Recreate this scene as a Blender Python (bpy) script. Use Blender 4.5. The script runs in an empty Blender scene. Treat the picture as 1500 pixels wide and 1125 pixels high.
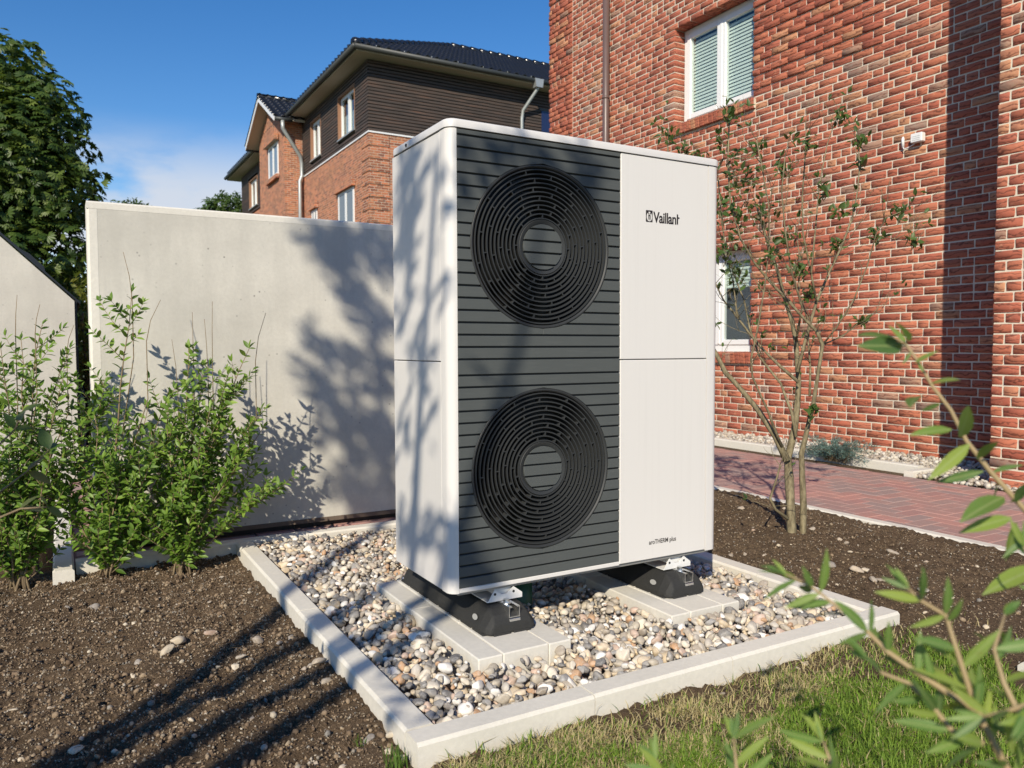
import bpy, math, random
import numpy as np
from mathutils import Matrix, Vector

random.seed(7)
RS = np.random.RandomState(11)
scene = bpy.context.scene
COL = scene.collection

# ------------------------------------------------------------------ camera
CAM = Vector((-1.010, -2.141, 0.920))
RIGHT = Vector((0.867339, -0.497709, -0.002892))
DOWN = Vector((-0.025783, -0.039126, -0.998902))
FWD = Vector((0.497049, 0.866461, -0.046768))
cd = bpy.data.cameras.new('camera')
cd.sensor_width = 36.0
cd.lens = 1150.0 / 1500.0 * 36.0
cd.clip_start = 0.05
cd.clip_end = 2000.0
cd.dof.use_dof = True
cd.dof.focus_distance = 3.0
cd.dof.aperture_fstop = 6.0
cam = bpy.data.objects.new('camera', cd)
M = Matrix.Identity(4)
for i in range(3):
    M[i][0] = RIGHT[i]; M[i][1] = -DOWN[i]; M[i][2] = -FWD[i]; M[i][3] = CAM[i]
cam.matrix_world = M
COL.objects.link(cam)
scene.camera = cam

# ------------------------------------------------------------------ sun and sky
SUN_AZ = math.radians(46.0)      # direction the light travels, from +X towards +Y
SUN_EL = math.radians(32.0)
SUN_DIR = Vector((math.cos(SUN_AZ) * math.cos(SUN_EL), math.sin(SUN_AZ) * math.cos(SUN_EL), -math.sin(SUN_EL)))
sl = bpy.data.lights.new('sun', 'SUN')
sl.energy = 5.0
sl.angle = math.radians(0.55)
sl.color = (1.0, 0.905, 0.74)
sun = bpy.data.objects.new('sun', sl)
sun.rotation_euler = SUN_DIR.to_track_quat('-Z', 'Y').to_euler()
sun.location = (-8, -8, 8)
COL.objects.link(sun)

world = bpy.data.worlds.new('World')
scene.world = world
world.use_nodes = True
wn = world.node_tree.nodes; wl = world.node_tree.links
wn.clear()
w_out = wn.new('ShaderNodeOutputWorld')
w_bg = wn.new('ShaderNodeBackground'); w_bg.inputs['Strength'].default_value = 0.124
sky = wn.new('ShaderNodeTexSky'); sky.sky_type = 'NISHITA'
sky.sun_disc = False
sky.sun_elevation = SUN_EL
to_sun = -SUN_DIR
sky.sun_rotation = math.atan2(to_sun.x, to_sun.y)
sky.air_density = 1.0; sky.dust_density = 0.0; sky.ozone_density = 2.0
# fair-weather clouds low over the horizon
w_tc = wn.new('ShaderNodeTexCoord')
w_sep = wn.new('ShaderNodeSeparateXYZ'); wl.new(w_tc.outputs['Generated'], w_sep.inputs[0])
w_map = wn.new('ShaderNodeMapping'); w_map.inputs['Scale'].default_value = (1.0, 1.0, 2.6)
w_map.inputs['Location'].default_value = (0.35, 0.1, 0.0)
wl.new(w_tc.outputs['Generated'], w_map.inputs[0])
w_no = wn.new('ShaderNodeTexNoise'); w_no.inputs['Scale'].default_value = 3.2; w_no.inputs['Detail'].default_value = 9; w_no.inputs['Roughness'].default_value = 0.52
wl.new(w_map.outputs[0], w_no.inputs[0])
w_r = wn.new('ShaderNodeMapRange'); w_r.inputs[1].default_value = 0.44; w_r.inputs[2].default_value = 0.56; w_r.interpolation_type = 'SMOOTHSTEP'
wl.new(w_no.outputs[0], w_r.inputs[0])
w_e = wn.new('ShaderNodeMapRange'); w_e.inputs[1].default_value = 0.17; w_e.inputs[2].default_value = 0.265; w_e.inputs[3].default_value = 1.0; w_e.inputs[4].default_value = 0.0; w_e.interpolation_type = 'SMOOTHSTEP'
wl.new(w_sep.outputs[2], w_e.inputs[0])
w_m = wn.new('ShaderNodeMath'); w_m.operation = 'MULTIPLY'
wl.new(w_r.outputs[0], w_m.inputs[0]); wl.new(w_e.outputs[0], w_m.inputs[1])
w_m2 = wn.new('ShaderNodeMath'); w_m2.operation = 'MULTIPLY'; w_m2.inputs[1].default_value = 0.95
wl.new(w_m.outputs[0], w_m2.inputs[0])
w_mix = wn.new('ShaderNodeMix'); w_mix.data_type = 'RGBA'
w_mix.inputs[7].default_value = (5.0, 5.4, 6.1, 1.0)
w_hs = wn.new('ShaderNodeHueSaturation'); w_hs.inputs['Saturation'].default_value = 1.37; w_hs.inputs['Hue'].default_value = 0.508
wl.new(sky.outputs[0], w_hs.inputs['Color'])
wl.new(w_m2.outputs[0], w_mix.inputs[0]); wl.new(w_hs.outputs[0], w_mix.inputs[6])
wl.new(w_mix.outputs[2], w_bg.inputs['Color'])
wl.new(w_bg.outputs[0], w_out.inputs[0])

scene.view_settings.view_transform = 'Standard'
scene.view_settings.look = 'None'
scene.view_settings.exposure = 0.10
scene.view_settings.gamma = 1.0
scene.view_settings.use_curve_mapping = False
scene.cycles.max_bounces = 5
scene.cycles.diffuse_bounces = 3
scene.cycles.glossy_bounces = 3
scene.cycles.transparent_max_bounces = 12

# ------------------------------------------------------------------ measured coordinates (metres)
TREE_STEMS={'A': [[[2.155, 0.55, -0.036], [2.161, 0.567, 0.12], [2.167, 0.583, 0.256], [2.171, 0.597, 0.351], [2.196, 0.598, 0.426], [2.221, 0.599, 0.501], [2.245, 0.604, 0.632], [2.262, 0.612, 0.736], [2.267, 0.626, 0.841], [2.271, 0.641, 0.946], [2.264, 0.662, 1.051], [2.244, 0.691, 1.158], [2.225, 0.721, 1.3], [2.199, 0.754, 1.425], [2.179, 0.783, 1.533], [2.159, 0.813, 1.659]], 0.028, 0.005], 'B': [[[2.144, 0.577, 0.345], [2.113, 0.626, 0.463], [2.055, 0.69, 0.599], [1.998, 0.753, 0.703], [1.946, 0.811, 0.789], [1.926, 0.851, 0.877], [1.912, 0.887, 0.94], [1.88, 0.933, 1.019], [1.839, 0.989, 1.163], [1.819, 1.036, 1.38], [1.818, 1.075, 1.635], [1.822, 1.108, 1.856], [1.833, 1.134, 1.999]], 0.018, 0.004], 'C': [[[2.227, 0.544, -0.033], [2.223, 0.539, 0.118], [2.21, 0.538, 0.259], [2.199, 0.536, 0.381], [2.204, 0.521, 0.451], [2.217, 0.504, 0.564], [2.222, 0.489, 0.626], [2.235, 0.474, 0.776], [2.248, 0.459, 0.928], [2.212, 0.467, 0.995], [2.15, 0.49, 1.055], [2.067, 0.528, 1.151], [1.994, 0.558, 1.227], [1.915, 0.593, 1.325], [1.85, 0.621, 1.439], [1.801, 0.642, 1.601], [1.785, 0.646, 1.795], [1.786, 0.641, 1.987]], 0.018, 0.003], 'D': [[[2.142, 0.562, 0.053], [2.077, 0.588, 0.104], [2.045, 0.595, 0.161], [2.068, 0.574, 0.266], [2.074, 0.559, 0.335]], 0.008, 0.004], 'E': [[[2.186, 0.56, 0.465], [2.193, 0.594, 0.586], [2.193, 0.629, 0.65], [2.192, 0.665, 0.729], [2.161, 0.718, 0.805], [2.141, 0.765, 0.869], [2.122, 0.815, 1.018], [2.122, 0.855, 1.163], [2.096, 0.909, 1.31], [2.082, 0.956, 1.458], [2.087, 0.995, 1.645], [2.099, 1.03, 1.834]], 0.008, 0.003], 'F': [[[2.205, 0.564, 0.739], [2.146, 0.647, 0.831], [2.12, 0.71, 0.897], [2.088, 0.778, 0.982], [2.062, 0.843, 1.072], [2.03, 0.911, 1.164], [2.023, 0.965, 1.257], [1.998, 1.032, 1.389], [1.985, 1.1, 1.689], [1.996, 1.153, 1.958]], 0.008, 0.003], 'G': [[[2.122, 0.594, 0.414], [2.065, 0.601, 0.53], [2.025, 0.597, 0.6], [1.965, 0.605, 0.703], [1.92, 0.603, 0.775], [1.895, 0.59, 0.859], [1.907, 0.56, 1.011], [1.92, 0.532, 1.206], [1.923, 0.509, 1.398], [1.904, 0.499, 1.588], [1.861, 0.5, 1.742], [1.819, 0.5, 1.879]], 0.007, 0.0025], 'H': [[[2.2, 0.569, 0.791], [2.256, 0.56, 0.98], [2.311, 0.55, 1.145], [2.372, 0.535, 1.274], [2.439, 0.517, 1.406], [2.484, 0.509, 1.502], [2.524, 0.504, 1.597], [2.555, 0.505, 1.715], [2.577, 0.512, 1.836], [2.584, 0.529, 1.986]], 0.009, 0.003], 'I': [[[2.293, 0.535, 1.144], [2.248, 0.534, 1.285], [2.193, 0.542, 1.485], [2.17, 0.529, 1.655], [2.161, 0.509, 1.833], [2.146, 0.491, 1.967]], 0.006, 0.0025], 'J': [[[2.19, 0.486, 1.279], [2.279, 0.535, 1.524], [2.362, 0.585, 1.744], [2.468, 0.624, 1.972], [2.59, 0.651, 2.171]], 0.005, 0.002], 'K': [[[2.314, 0.511, 0.928], [2.326, 0.442, 1.012], [2.352, 0.367, 1.143], [2.362, 0.302, 1.304], [2.353, 0.248, 1.459], [2.346, 0.188, 1.52], [2.347, 0.121, 1.536]], 0.005, 0.002], 'L': [[[2.444, 0.52, 1.407], [2.613, 0.528, 1.478], [2.77, 0.541, 1.508], [2.929, 0.55, 1.501], [3.102, 0.552, 1.505]], 0.004, 0.002], 'M': [[[2.314, 0.511, 0.928], [2.477, 0.517, 0.973], [2.634, 0.527, 1.053], [2.798, 0.532, 1.11]], 0.004, 0.002], 'N': [[[2.198, 0.579, 0.945], [2.172, 0.522, 1.113], [2.076, 0.505, 1.275], [1.996, 0.48, 1.464], [1.931, 0.447, 1.645], [1.892, 0.396, 1.787]], 0.006, 0.0025], 'O': [[[2.057, 0.839, 1.072], [2.133, 0.94, 1.241], [2.178, 1.063, 1.513], [2.198, 1.191, 1.607]], 0.005, 0.002], 'Q': [[[2.267, 0.547, 0.669], [2.319, 0.588, 0.806], [2.359, 0.636, 0.946], [2.411, 0.676, 1.054], [2.412, 0.747, 1.202], [2.468, 0.788, 1.39], [2.496, 0.846, 1.582]], 0.006, 0.002]}
TREE_CLUSTERS=[[1.749, 0.605, 2.012, 0.069], [1.913, 0.732, 1.827, 0.117], [2.122, 0.841, 1.784, 0.124], [1.753, 0.638, 1.596, 0.103], [2.078, 0.683, 1.598, 0.089], [2.124, 0.887, 1.596, 0.082], [1.784, 0.666, 1.374, 0.069], [1.699, 0.979, 1.99, 0.048], [1.918, 1.083, 1.963, 0.048], [1.717, 0.789, 1.856, 0.041], [2.505, 0.581, 2.106, 0.048], [2.058, 0.421, 1.875, 0.062], [2.454, 0.428, 1.943, 0.055], [2.635, 0.551, 1.871, 0.041], [2.165, 0.406, 1.66, 0.041], [2.057, 0.713, 1.924, 0.048], [2.579, 0.628, 1.631, 0.048], [2.525, 0.251, 1.56, 0.048], [2.612, 0.428, 1.483, 0.041], [2.96, 0.459, 1.485, 0.041], [2.178, 0.457, 0.61, 0.034], [2.344, 0.624, 1.192, 0.041], [2.171, 0.33, 1.393, 0.034], [2.178, 0.551, 1.284, 0.048], [2.62, 0.516, 1.052, 0.034], [1.945, 0.515, 1.351, 0.062], [2.179, 0.618, 1.46, 0.055], [2.101, 0.885, 1.308, 0.055], [2.038, 0.542, 1.77, 0.048], [1.93, 0.845, 1.954, 0.055]]
FRONT_STEMS={'a': [[[-0.128, -1.736, 0.695], [-0.158, -1.71, 0.753], [-0.182, -1.688, 0.791], [-0.198, -1.672, 0.822], [-0.206, -1.66, 0.853], [-0.217, -1.646, 0.878], [-0.224, -1.635, 0.903], [-0.231, -1.624, 0.923], [-0.243, -1.611, 0.932]], 0.0032, 0.0011], 'b': [[[-0.351, -1.824, 0.546], [-0.365, -1.807, 0.584], [-0.374, -1.793, 0.616], [-0.378, -1.784, 0.641], [-0.381, -1.774, 0.672], [-0.382, -1.765, 0.698], [-0.394, -1.751, 0.708], [-0.397, -1.742, 0.716]], 0.0032, 0.0011], 'c': [[[-0.38, -1.791, 0.628], [-0.387, -1.772, 0.636], [-0.396, -1.751, 0.647], [-0.406, -1.73, 0.66], [-0.409, -1.713, 0.672], [-0.413, -1.695, 0.683], [-0.428, -1.67, 0.703], [-0.438, -1.649, 0.711]], 0.003, 0.001], 'd': [[[-0.386, -1.8, 0.606], [-0.399, -1.783, 0.612], [-0.403, -1.771, 0.625], [-0.414, -1.754, 0.644], [-0.426, -1.738, 0.649], [-0.428, -1.728, 0.656]], 0.0028, 0.001], 'e': [[[-0.362, -1.838, 0.584], [-0.363, -1.818, 0.624], [-0.361, -1.801, 0.65], [-0.352, -1.788, 0.671], [-0.328, -1.783, 0.694]], 0.003, 0.001], 'f': [[[-0.492, -1.653, 0.505], [-0.49, -1.64, 0.542], [-0.484, -1.631, 0.561]], 0.002, 0.001], 'g': [[[-0.548, -1.621, 0.505], [-0.547, -1.608, 0.533], [-0.546, -1.597, 0.542]], 0.002, 0.001], 'h': [[[-0.42, -1.693, 0.529], [-0.417, -1.682, 0.548], [-0.413, -1.672, 0.558]], 0.002, 0.001], 'i': [[[-0.374, -1.852, 0.641], [-0.388, -1.835, 0.653], [-0.395, -1.824, 0.645], [-0.406, -1.81, 0.637]], 0.003, 0.001], 'j': [[[-0.24, -1.788, 0.68], [-0.249, -1.77, 0.708], [-0.249, -1.757, 0.736]], 0.003, 0.001]}
FRONT_LEAVES=[[[-0.209, -1.671, 0.826], [-0.254, -1.712, 0.867]], [[-0.214, -1.667, 0.834], [-0.27, -1.659, 0.834]], [[-0.224, -1.66, 0.861], [-0.224, -1.638, 0.851]], [[-0.233, -1.654, 0.881], [-0.248, -1.691, 0.89]], [[-0.239, -1.65, 0.893], [-0.245, -1.646, 0.906]], [[-0.244, -1.648, 0.868], [-0.309, -1.68, 0.868]], [[-0.252, -1.641, 0.919], [-0.301, -1.635, 0.93]], [[-0.253, -1.64, 0.922], [-0.25, -1.618, 0.944]], [[-0.259, -1.637, 0.925], [-0.33, -1.642, 0.937]], [[-0.25, -1.643, 0.914], [-0.257, -1.639, 0.901]], [[-0.257, -1.638, 0.919], [-0.343, -1.658, 0.923]], [[-0.2, -1.677, 0.819], [-0.254, -1.67, 0.787]], [[-0.188, -1.685, 0.791], [-0.212, -1.649, 0.776]], [[-0.193, -1.681, 0.803], [-0.215, -1.713, 0.83]], [[-0.181, -1.689, 0.789], [-0.151, -1.705, 0.8]], [[-0.17, -1.696, 0.764], [-0.266, -1.711, 0.76]], [[-0.164, -1.701, 0.743], [-0.228, -1.688, 0.735]], [[-0.16, -1.704, 0.738], [-0.148, -1.69, 0.695]], [[-0.142, -1.717, 0.692], [-0.229, -1.713, 0.682]], [[-0.153, -1.709, 0.72], [-0.173, -1.698, 0.702]], [[-0.252, -1.641, 0.925], [-0.315, -1.672, 0.95]], [[-0.246, -1.645, 0.903], [-0.246, -1.668, 0.916]], [[-0.176, -1.692, 0.78], [-0.159, -1.68, 0.751]], [[-0.164, -1.7, 0.759], [-0.187, -1.732, 0.787]]]
SOIL_STONES=[[-0.696, 0.632, -0.055, 0.0543], [-0.922, 1.186, -0.055, 0.0517], [-1.006, -0.021, -0.055, 0.036], [-0.352, 0.211, -0.055, 0.0461], [-0.372, 0.463, -0.055, 0.0319], [-0.591, 0.649, -0.055, 0.0418], [-0.744, 0.519, -0.055, 0.0432], [-0.473, 0.488, -0.055, 0.0405], [-0.827, 0.5, -0.055, 0.0253], [-0.55, 0.369, -0.055, 0.0298], [-0.573, 0.322, -0.055, 0.0292], [-0.6, -0.058, -0.055, 0.0214], [-0.99, 0.037, -0.055, 0.0169], [-0.366, 0.072, -0.055, 0.0318], [-0.366, 0.237, -0.055, 0.0253], [-0.743, -0.001, -0.055, 0.0177], [-0.706, 0.025, -0.055, 0.018], [-0.62, 0.337, -0.055, 0.0208], [-0.848, 0.43, -0.055, 0.0205], [-1.091, 0.761, -0.055, 0.0219], [-1.15, 0.352, -0.055, 0.026], [-1.117, -0.01, -0.055, 0.0192], [-0.398, 0.196, -0.055, 0.0207], [-0.754, 0.759, -0.055, 0.028], [-0.517, -0.338, -0.055, 0.0258], [-0.462, -0.373, -0.055, 0.0193], [-0.367, -0.294, -0.055, 0.0308], [-0.312, -0.317, -0.055, 0.0309], [-0.924, -0.061, -0.055, 0.0164], [-0.33, -0.429, -0.055, 0.0195], [2.389, 0.16, -0.055, 0.0519], [1.989, 0.012, -0.055, 0.0414], [1.881, -0.13, -0.055, 0.0393], [1.92, 0.139, -0.055, 0.0484], [1.947, 0.025, -0.055, 0.0531], [2.291, 0.336, -0.055, 0.03], [1.954, 0.46, -0.055, 0.0262], [2.446, 0.663, -0.055, 0.0328], [2.516, 1.241, -0.055, 0.0452], [1.88, -0.314, -0.055, 0.0426], [1.921, -0.405, -0.055, 0.0314], [1.862, -0.118, -0.055, 0.0393], [1.671, -0.673, -0.055, 0.023], [2.356, 0.424, -0.055, 0.0343]]
LEFT_SPRIG=[[[-1.116, -0.359, 0.738], [-1.09, -0.372, 0.767], [-1.078, -0.377, 0.799]], [[-1.118, -0.363, 0.647], [-1.072, -0.387, 0.686], [-1.034, -0.429, 0.73]], [[-1.117, -0.48, 0.617], [-1.08, -0.501, 0.635], [-1.038, -0.525, 0.638]]]
SHADE_CLUMPS=[[-1.209, 2.429, 0.076, 1.25], [-1.131, 2.453, 0.103, 1.25], [-1.039, 2.532, 0.104, 1.25], [-0.957, 2.573, 0.106, 1.25], [-1.132, 2.345, 0.077, 1.25], [-1.053, 2.228, 0.07, 1.25], [-1.094, 2.218, 0.069, 1.25], [-1.007, 2.149, 0.074, 1.25], [-0.94, 2.42, 0.06, 1.25], [-0.936, 2.162, 0.046, 1.25], [-1.032, 2.055, 0.053, 1.125], [-1.247, 1.885, 0.044, 1.25], [-1.209, 1.87, 0.055, 1.25], [-1.142, 1.895, 0.052, 1.25], [-1.056, 1.876, 0.059, 1.25], [-0.956, 1.928, 0.071, 1.25], [-1.171, 1.794, 0.051, 1.25], [-1.227, 1.677, 0.061, 1.25], [-1.255, 1.661, 0.037, 1.0], [-1.057, 1.759, 0.042, 1.25], [-1.144, 1.679, 0.059, 1.25], [-0.957, 1.792, 0.064, 1.25], [-1.212, 1.61, 0.041, 1.125], [-1.059, 1.546, 0.096, 1.375], [-1.151, 1.52, 0.069, 1.25], [-0.965, 1.557, 0.089, 1.375], [-1.197, 1.411, 0.051, 1.25], [-1.118, 1.445, 0.059, 1.25], [-1.001, 1.474, 0.082, 1.375], [-1.061, 1.348, 0.07, 1.25], [-0.935, 1.443, 0.061, 1.25], [-1.132, 1.164, 0.066, 1.25], [-1.178, 1.135, 0.045, 1.25], [-1.051, 1.171, 0.097, 1.375], [-0.961, 1.205, 0.082, 1.375], [-1.022, 1.089, 0.082, 1.375], [-0.203, 1.654, 0.059, 1.1], [-0.228, 1.629, 0.072, 1.32], [-0.205, 1.527, 0.079, 1.32], [-0.223, 1.453, 0.072, 1.2100000000000002], [-0.249, 1.379, 0.057, 1.1], [-0.209, 1.261, 0.04, 0.9900000000000001], [-0.261, 1.185, 0.053, 1.1], [-0.192, 1.064, 0.039, 0.8800000000000001], [-0.109, 1.139, 0.03, 0.8800000000000001], [-0.096, 0.954, 0.038, 0.9900000000000001], [-0.174, 0.918, 0.047, 0.9900000000000001], [-0.241, 0.865, 0.041, 0.9900000000000001], [-0.062, 0.788, 0.03, 0.8800000000000001], [-0.207, 0.64, 0.028, 0.8800000000000001], [-0.077, 1.031, 0.022, 0.77], [-0.02, 1.361, 0.025, 0.8800000000000001], [-0.056, 1.289, 0.026, 0.77], [-0.016, 1.154, 0.032, 0.8800000000000001], [-0.053, 1.493, 0.026, 0.8800000000000001], [-0.261, 0.735, 0.033, 0.8800000000000001], [-0.107, 0.704, 0.023, 0.77], [-0.265, 0.487, 0.05, 1.54], [-0.181, 0.45, 0.052, 1.54], [-0.096, 0.403, 0.05, 1.54], [-0.025, 0.357, 0.051, 1.54], [0.016, 0.311, 0.036, 1.32], [0.053, 1.576, 0.026, 1], [0.124, 1.615, 0.036, 1.1], [0.203, 1.653, 0.037, 1.1], [0.296, 1.702, 0.041, 1.1], [0.373, 1.748, 0.034, 1.1], [0.43, 1.764, 0.023, 1], [0.073, 1.52, 0.021, 0.9], [0.042, 1.375, 0.021, 1], [0.055, 1.292, 0.014, 0.8], [0.176, 1.577, 0.027, 0.9], [0.344, 1.664, 0.025, 0.9], [0.249, 1.615, 0.022, 0.8], [0.053, 0.835, 0.014, 0.9], [0.108, 0.844, 0.023, 1], [0.136, 0.897, 0.018, 1], [0.152, 0.837, 0.022, 1], [0.115, 0.795, 0.014, 0.8], [0.051, 0.27, 0.047, 2.2], [0.078, 0.246, 0.04, 2.2], [0.041, 0.323, 0.029, 1.8], [0.106, 0.24, 0.026, 2.0], [-0.518, 0.097, 0.047, 1.2], [-0.392, 0.033, 0.035, 1.1], [-0.246, -0.02, 0.034, 1], [0.004, -0.249, 0.035, 1.4], [0.049, -0.289, 0.02, 1.2], [-0.367, 0.261, 0.025, 0.8], [-0.191, 0.169, 0.033, 0.8], [-0.176, 0.047, 0.026, 0.8], [-0.08, 0.061, 0.022, 0.8], [-0.105, -0.173, 0.026, 1]]

# ------------------------------------------------------------------ helpers
def tag(o, label=None, cat=None, group=None, kind=None):
    if label: o['label'] = label
    if cat: o['category'] = cat
    if group: o['group'] = group
    if kind: o['kind'] = kind
    return o

def thing(name, loc, label, cat, group=None):
    o = bpy.data.objects.new(name, None)
    o.empty_display_size = 0.1
    o.location = loc
    COL.objects.link(o)
    return tag(o, label, cat, group)

def adopt(o, parent):
    """child keeps its world placement (parents are only ever moved, never turned)"""
    if parent is None: return o
    off = Vector((0, 0, 0)); p = parent
    if p.type == 'EMPTY': off = Vector(p.location)
    o.parent = parent
    o.matrix_parent_inverse = Matrix.Translation(-off)
    return o

def mesh_obj(name, me, mat, parent=None):
    o = bpy.data.objects.new(name, me)
    if mat is not None and not me.materials: me.materials.append(mat)
    COL.objects.link(o)
    return adopt(o, parent)

class MB:
    def __init__(s): s.v = []; s.f = []
    def add(s, v, f):
        n = len(s.v); s.v += [tuple(p) for p in v]; s.f += [tuple(i + n for i in q) for q in f]; return s
    def box(s, x0, x1, y0, y1, z0, z1, b=0.0):
        if x0 > x1: x0, x1 = x1, x0
        if y0 > y1: y0, y1 = y1, y0
        if z0 > z1: z0, z1 = z1, z0
        if b <= 0:
            v = [(x0,y0,z0),(x1,y0,z0),(x1,y1,z0),(x0,y1,z0),(x0,y0,z1),(x1,y0,z1),(x1,y1,z1),(x0,y1,z1)]
            return s.add(v, [(0,3,2,1),(4,5,6,7),(0,1,5,4),(1,2,6,5),(2,3,7,6),(3,0,4,7)])
        b = min(b, .49*(x1-x0), .49*(y1-y0), .49*(z1-z0))
        v = []; idx = {}
        for cx in (0,1):
            for cy in (0,1):
                for cz in (0,1):
                    X=(x0,x1)[cx]; Y=(y0,y1)[cy]; Z=(z0,z1)[cz]
                    dx=(b,-b)[cx]; dy=(b,-b)[cy]; dz=(b,-b)[cz]
                    idx[cx,cy,cz,0]=len(v); v.append((X,Y+dy,Z+dz))
                    idx[cx,cy,cz,1]=len(v); v.append((X+dx,Y,Z+dz))
                    idx[cx,cy,cz,2]=len(v); v.append((X+dx,Y+dy,Z))
        I=lambda a,b_,c,k: idx[a,b_,c,k]
        f=[]
        for a in (0,1):
            q=[I(a,0,0,0),I(a,1,0,0),I(a,1,1,0),I(a,0,1,0)]; f.append(q if a else q[::-1])
            q=[I(0,a,0,1),I(1,a,0,1),I(1,a,1,1),I(0,a,1,1)]; f.append(q[::-1] if a else q)
            q=[I(0,0,a,2),I(1,0,a,2),I(1,1,a,2),I(0,1,a,2)]; f.append(q if a else q[::-1])
        for a in (0,1):
            for c in (0,1):
                s1 = (a==c)
                q=[I(0,a,c,1),I(1,a,c,1),I(1,a,c,2),I(0,a,c,2)]; f.append(q[::-1] if s1 else q)
                q=[I(a,0,c,2),I(a,1,c,2),I(a,1,c,0),I(a,0,c,0)]; f.append(q[::-1] if s1 else q)
                q=[I(a,c,0,0),I(a,c,1,0),I(a,c,1,1),I(a,c,0,1)]; f.append(q[::-1] if s1 else q)
        for a in (0,1):
            for c in (0,1):
                for e in (0,1):
                    q=[I(a,c,e,0),I(a,c,e,1),I(a,c,e,2)]
                    f.append(q if (a+c+e)%2 else q[::-1])
        return s.add(v, f)
    def prism(s, poly, axis, a0, a1, bevel=0.0):
        """poly: list of 2-D points; axis 'x','y','z' extruded a0..a1"""
        n=len(poly)
        def P(p,a):
            return {'x':(a,p[0],p[1]),'y':(p[0],a,p[1]),'z':(p[0],p[1],a)}[axis]
        v=[P(p,a0) for p in poly]+[P(p,a1) for p in poly]
        f=[tuple(range(n)), tuple(range(2*n-1,n-1,-1))]
        for i in range(n):
            j=(i+1)%n; f.append((j,i,n+i,n+j))
        return s.add(v,f)
    def tube(s, pts, r, n=8, r1=None, cap=True):
        pts=[Vector(p) for p in pts]; m=len(pts)
        if not hasattr(r,'__len__'): r=[r+((r1 if r1 is not None else r)-r)*i/max(1,m-1) for i in range(m)]
        t=(pts[1]-pts[0]).normalized()
        u=t.orthogonal().normalized(); base=len(s.v); vs=[]; fs=[]
        for i in range(m):
            if i==0: d=pts[1]-pts[0]
            elif i==m-1: d=pts[-1]-pts[-2]
            else: d=(pts[i+1]-pts[i]).normalized()+(pts[i]-pts[i-1]).normalized()
            d=d.normalized() if d.length>1e-9 else t
            u=(u-d*u.dot(d)); u=u.normalized() if u.length>1e-9 else d.orthogonal().normalized()
            w=d.cross(u)
            for k in range(n):
                a=2*math.pi*k/n
                vs.append(pts[i]+(u*math.cos(a)+w*math.sin(a))*r[i])
        for i in range(m-1):
            for k in range(n):
                k2=(k+1)%n
                fs.append((i*n+k,i*n+k2,(i+1)*n+k2,(i+1)*n+k))
        if cap:
            fs.append(tuple(range(n-1,-1,-1))); fs.append(tuple((m-1)*n+k for k in range(n)))
        return s.add(vs,fs)
    def build(s, name, mat, parent=None, smooth=False, kind=None, label=None):
        me=bpy.data.meshes.new(name); me.from_pydata(s.v,[],s.f); me.update()
        if smooth: me.shade_smooth()
        o=mesh_obj(name,me,mat,parent)
        if kind: o['kind']=kind
        if label: o['label']=label
        return o
    def mesh(s,name,mat,smooth=False):
        me=bpy.data.meshes.new(name); me.from_pydata(s.v,[],s.f); me.update()
        if smooth: me.shade_smooth()
        me.materials.append(mat); return me

def recalc(o):
    import bmesh
    bm=bmesh.new(); bm.from_mesh(o.data); bmesh.ops.recalc_face_normals(bm,faces=bm.faces); bm.to_mesh(o.data); bm.free(); return o

def np_mesh(name, V, F, mat, rnd=None, smooth=False):
    """V (n,3) float, F (m,k) int with k 3 or 4"""
    V=np.ascontiguousarray(V,dtype=np.float32); F=np.ascontiguousarray(F,dtype=np.int32)
    me=bpy.data.meshes.new(name)
    me.vertices.add(len(V)); me.vertices.foreach_set('co',V.ravel())
    m,k=F.shape
    me.loops.add(m*k); me.loops.foreach_set('vertex_index',F.ravel())
    me.polygons.add(m); me.polygons.foreach_set('loop_start',np.arange(0,m*k,k,dtype=np.int32))
    if smooth: me.polygons.foreach_set('use_smooth',np.ones(m,dtype=bool))
    if rnd is not None:
        a=me.attributes.new('rnd','FLOAT','POINT'); a.data.foreach_set('value',np.ascontiguousarray(rnd,dtype=np.float32))
    me.update(calc_edges=True)
    if mat is not None: me.materials.append(mat)
    return me

def scatter(tmpl, pos, mats, rnd):
    """tmpl=(V,F); pos (n,3); mats (n,3,3) ; returns V,F,rnd"""
    TV,TF=tmpl; n=len(pos); k=len(TV)
    V=np.einsum('nij,kj->nki',mats,TV)+pos[:,None,:]
    F=TF[None,:,:]+(np.arange(n)*k)[:,None,None]
    return V.reshape(-1,3),F.reshape(-1,TF.shape[1]),np.repeat(rnd,k)

def rotmats(n, rs, tilt=1.0):
    """random rotations; tilt 1 = any"""
    q=rs.normal(size=(n,4)); q/=np.linalg.norm(q,axis=1)[:,None]
    w,x,y,z=q.T
    return np.stack([np.stack([1-2*(y*y+z*z),2*(x*y-z*w),2*(x*z+y*w)],-1),np.stack([2*(x*y+z*w),1-2*(x*x+z*z),2*(y*z-x*w)],-1),np.stack([2*(x*z-y*w),2*(y*z+x*w),1-2*(x*x+y*y)],-1)],1)

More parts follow.
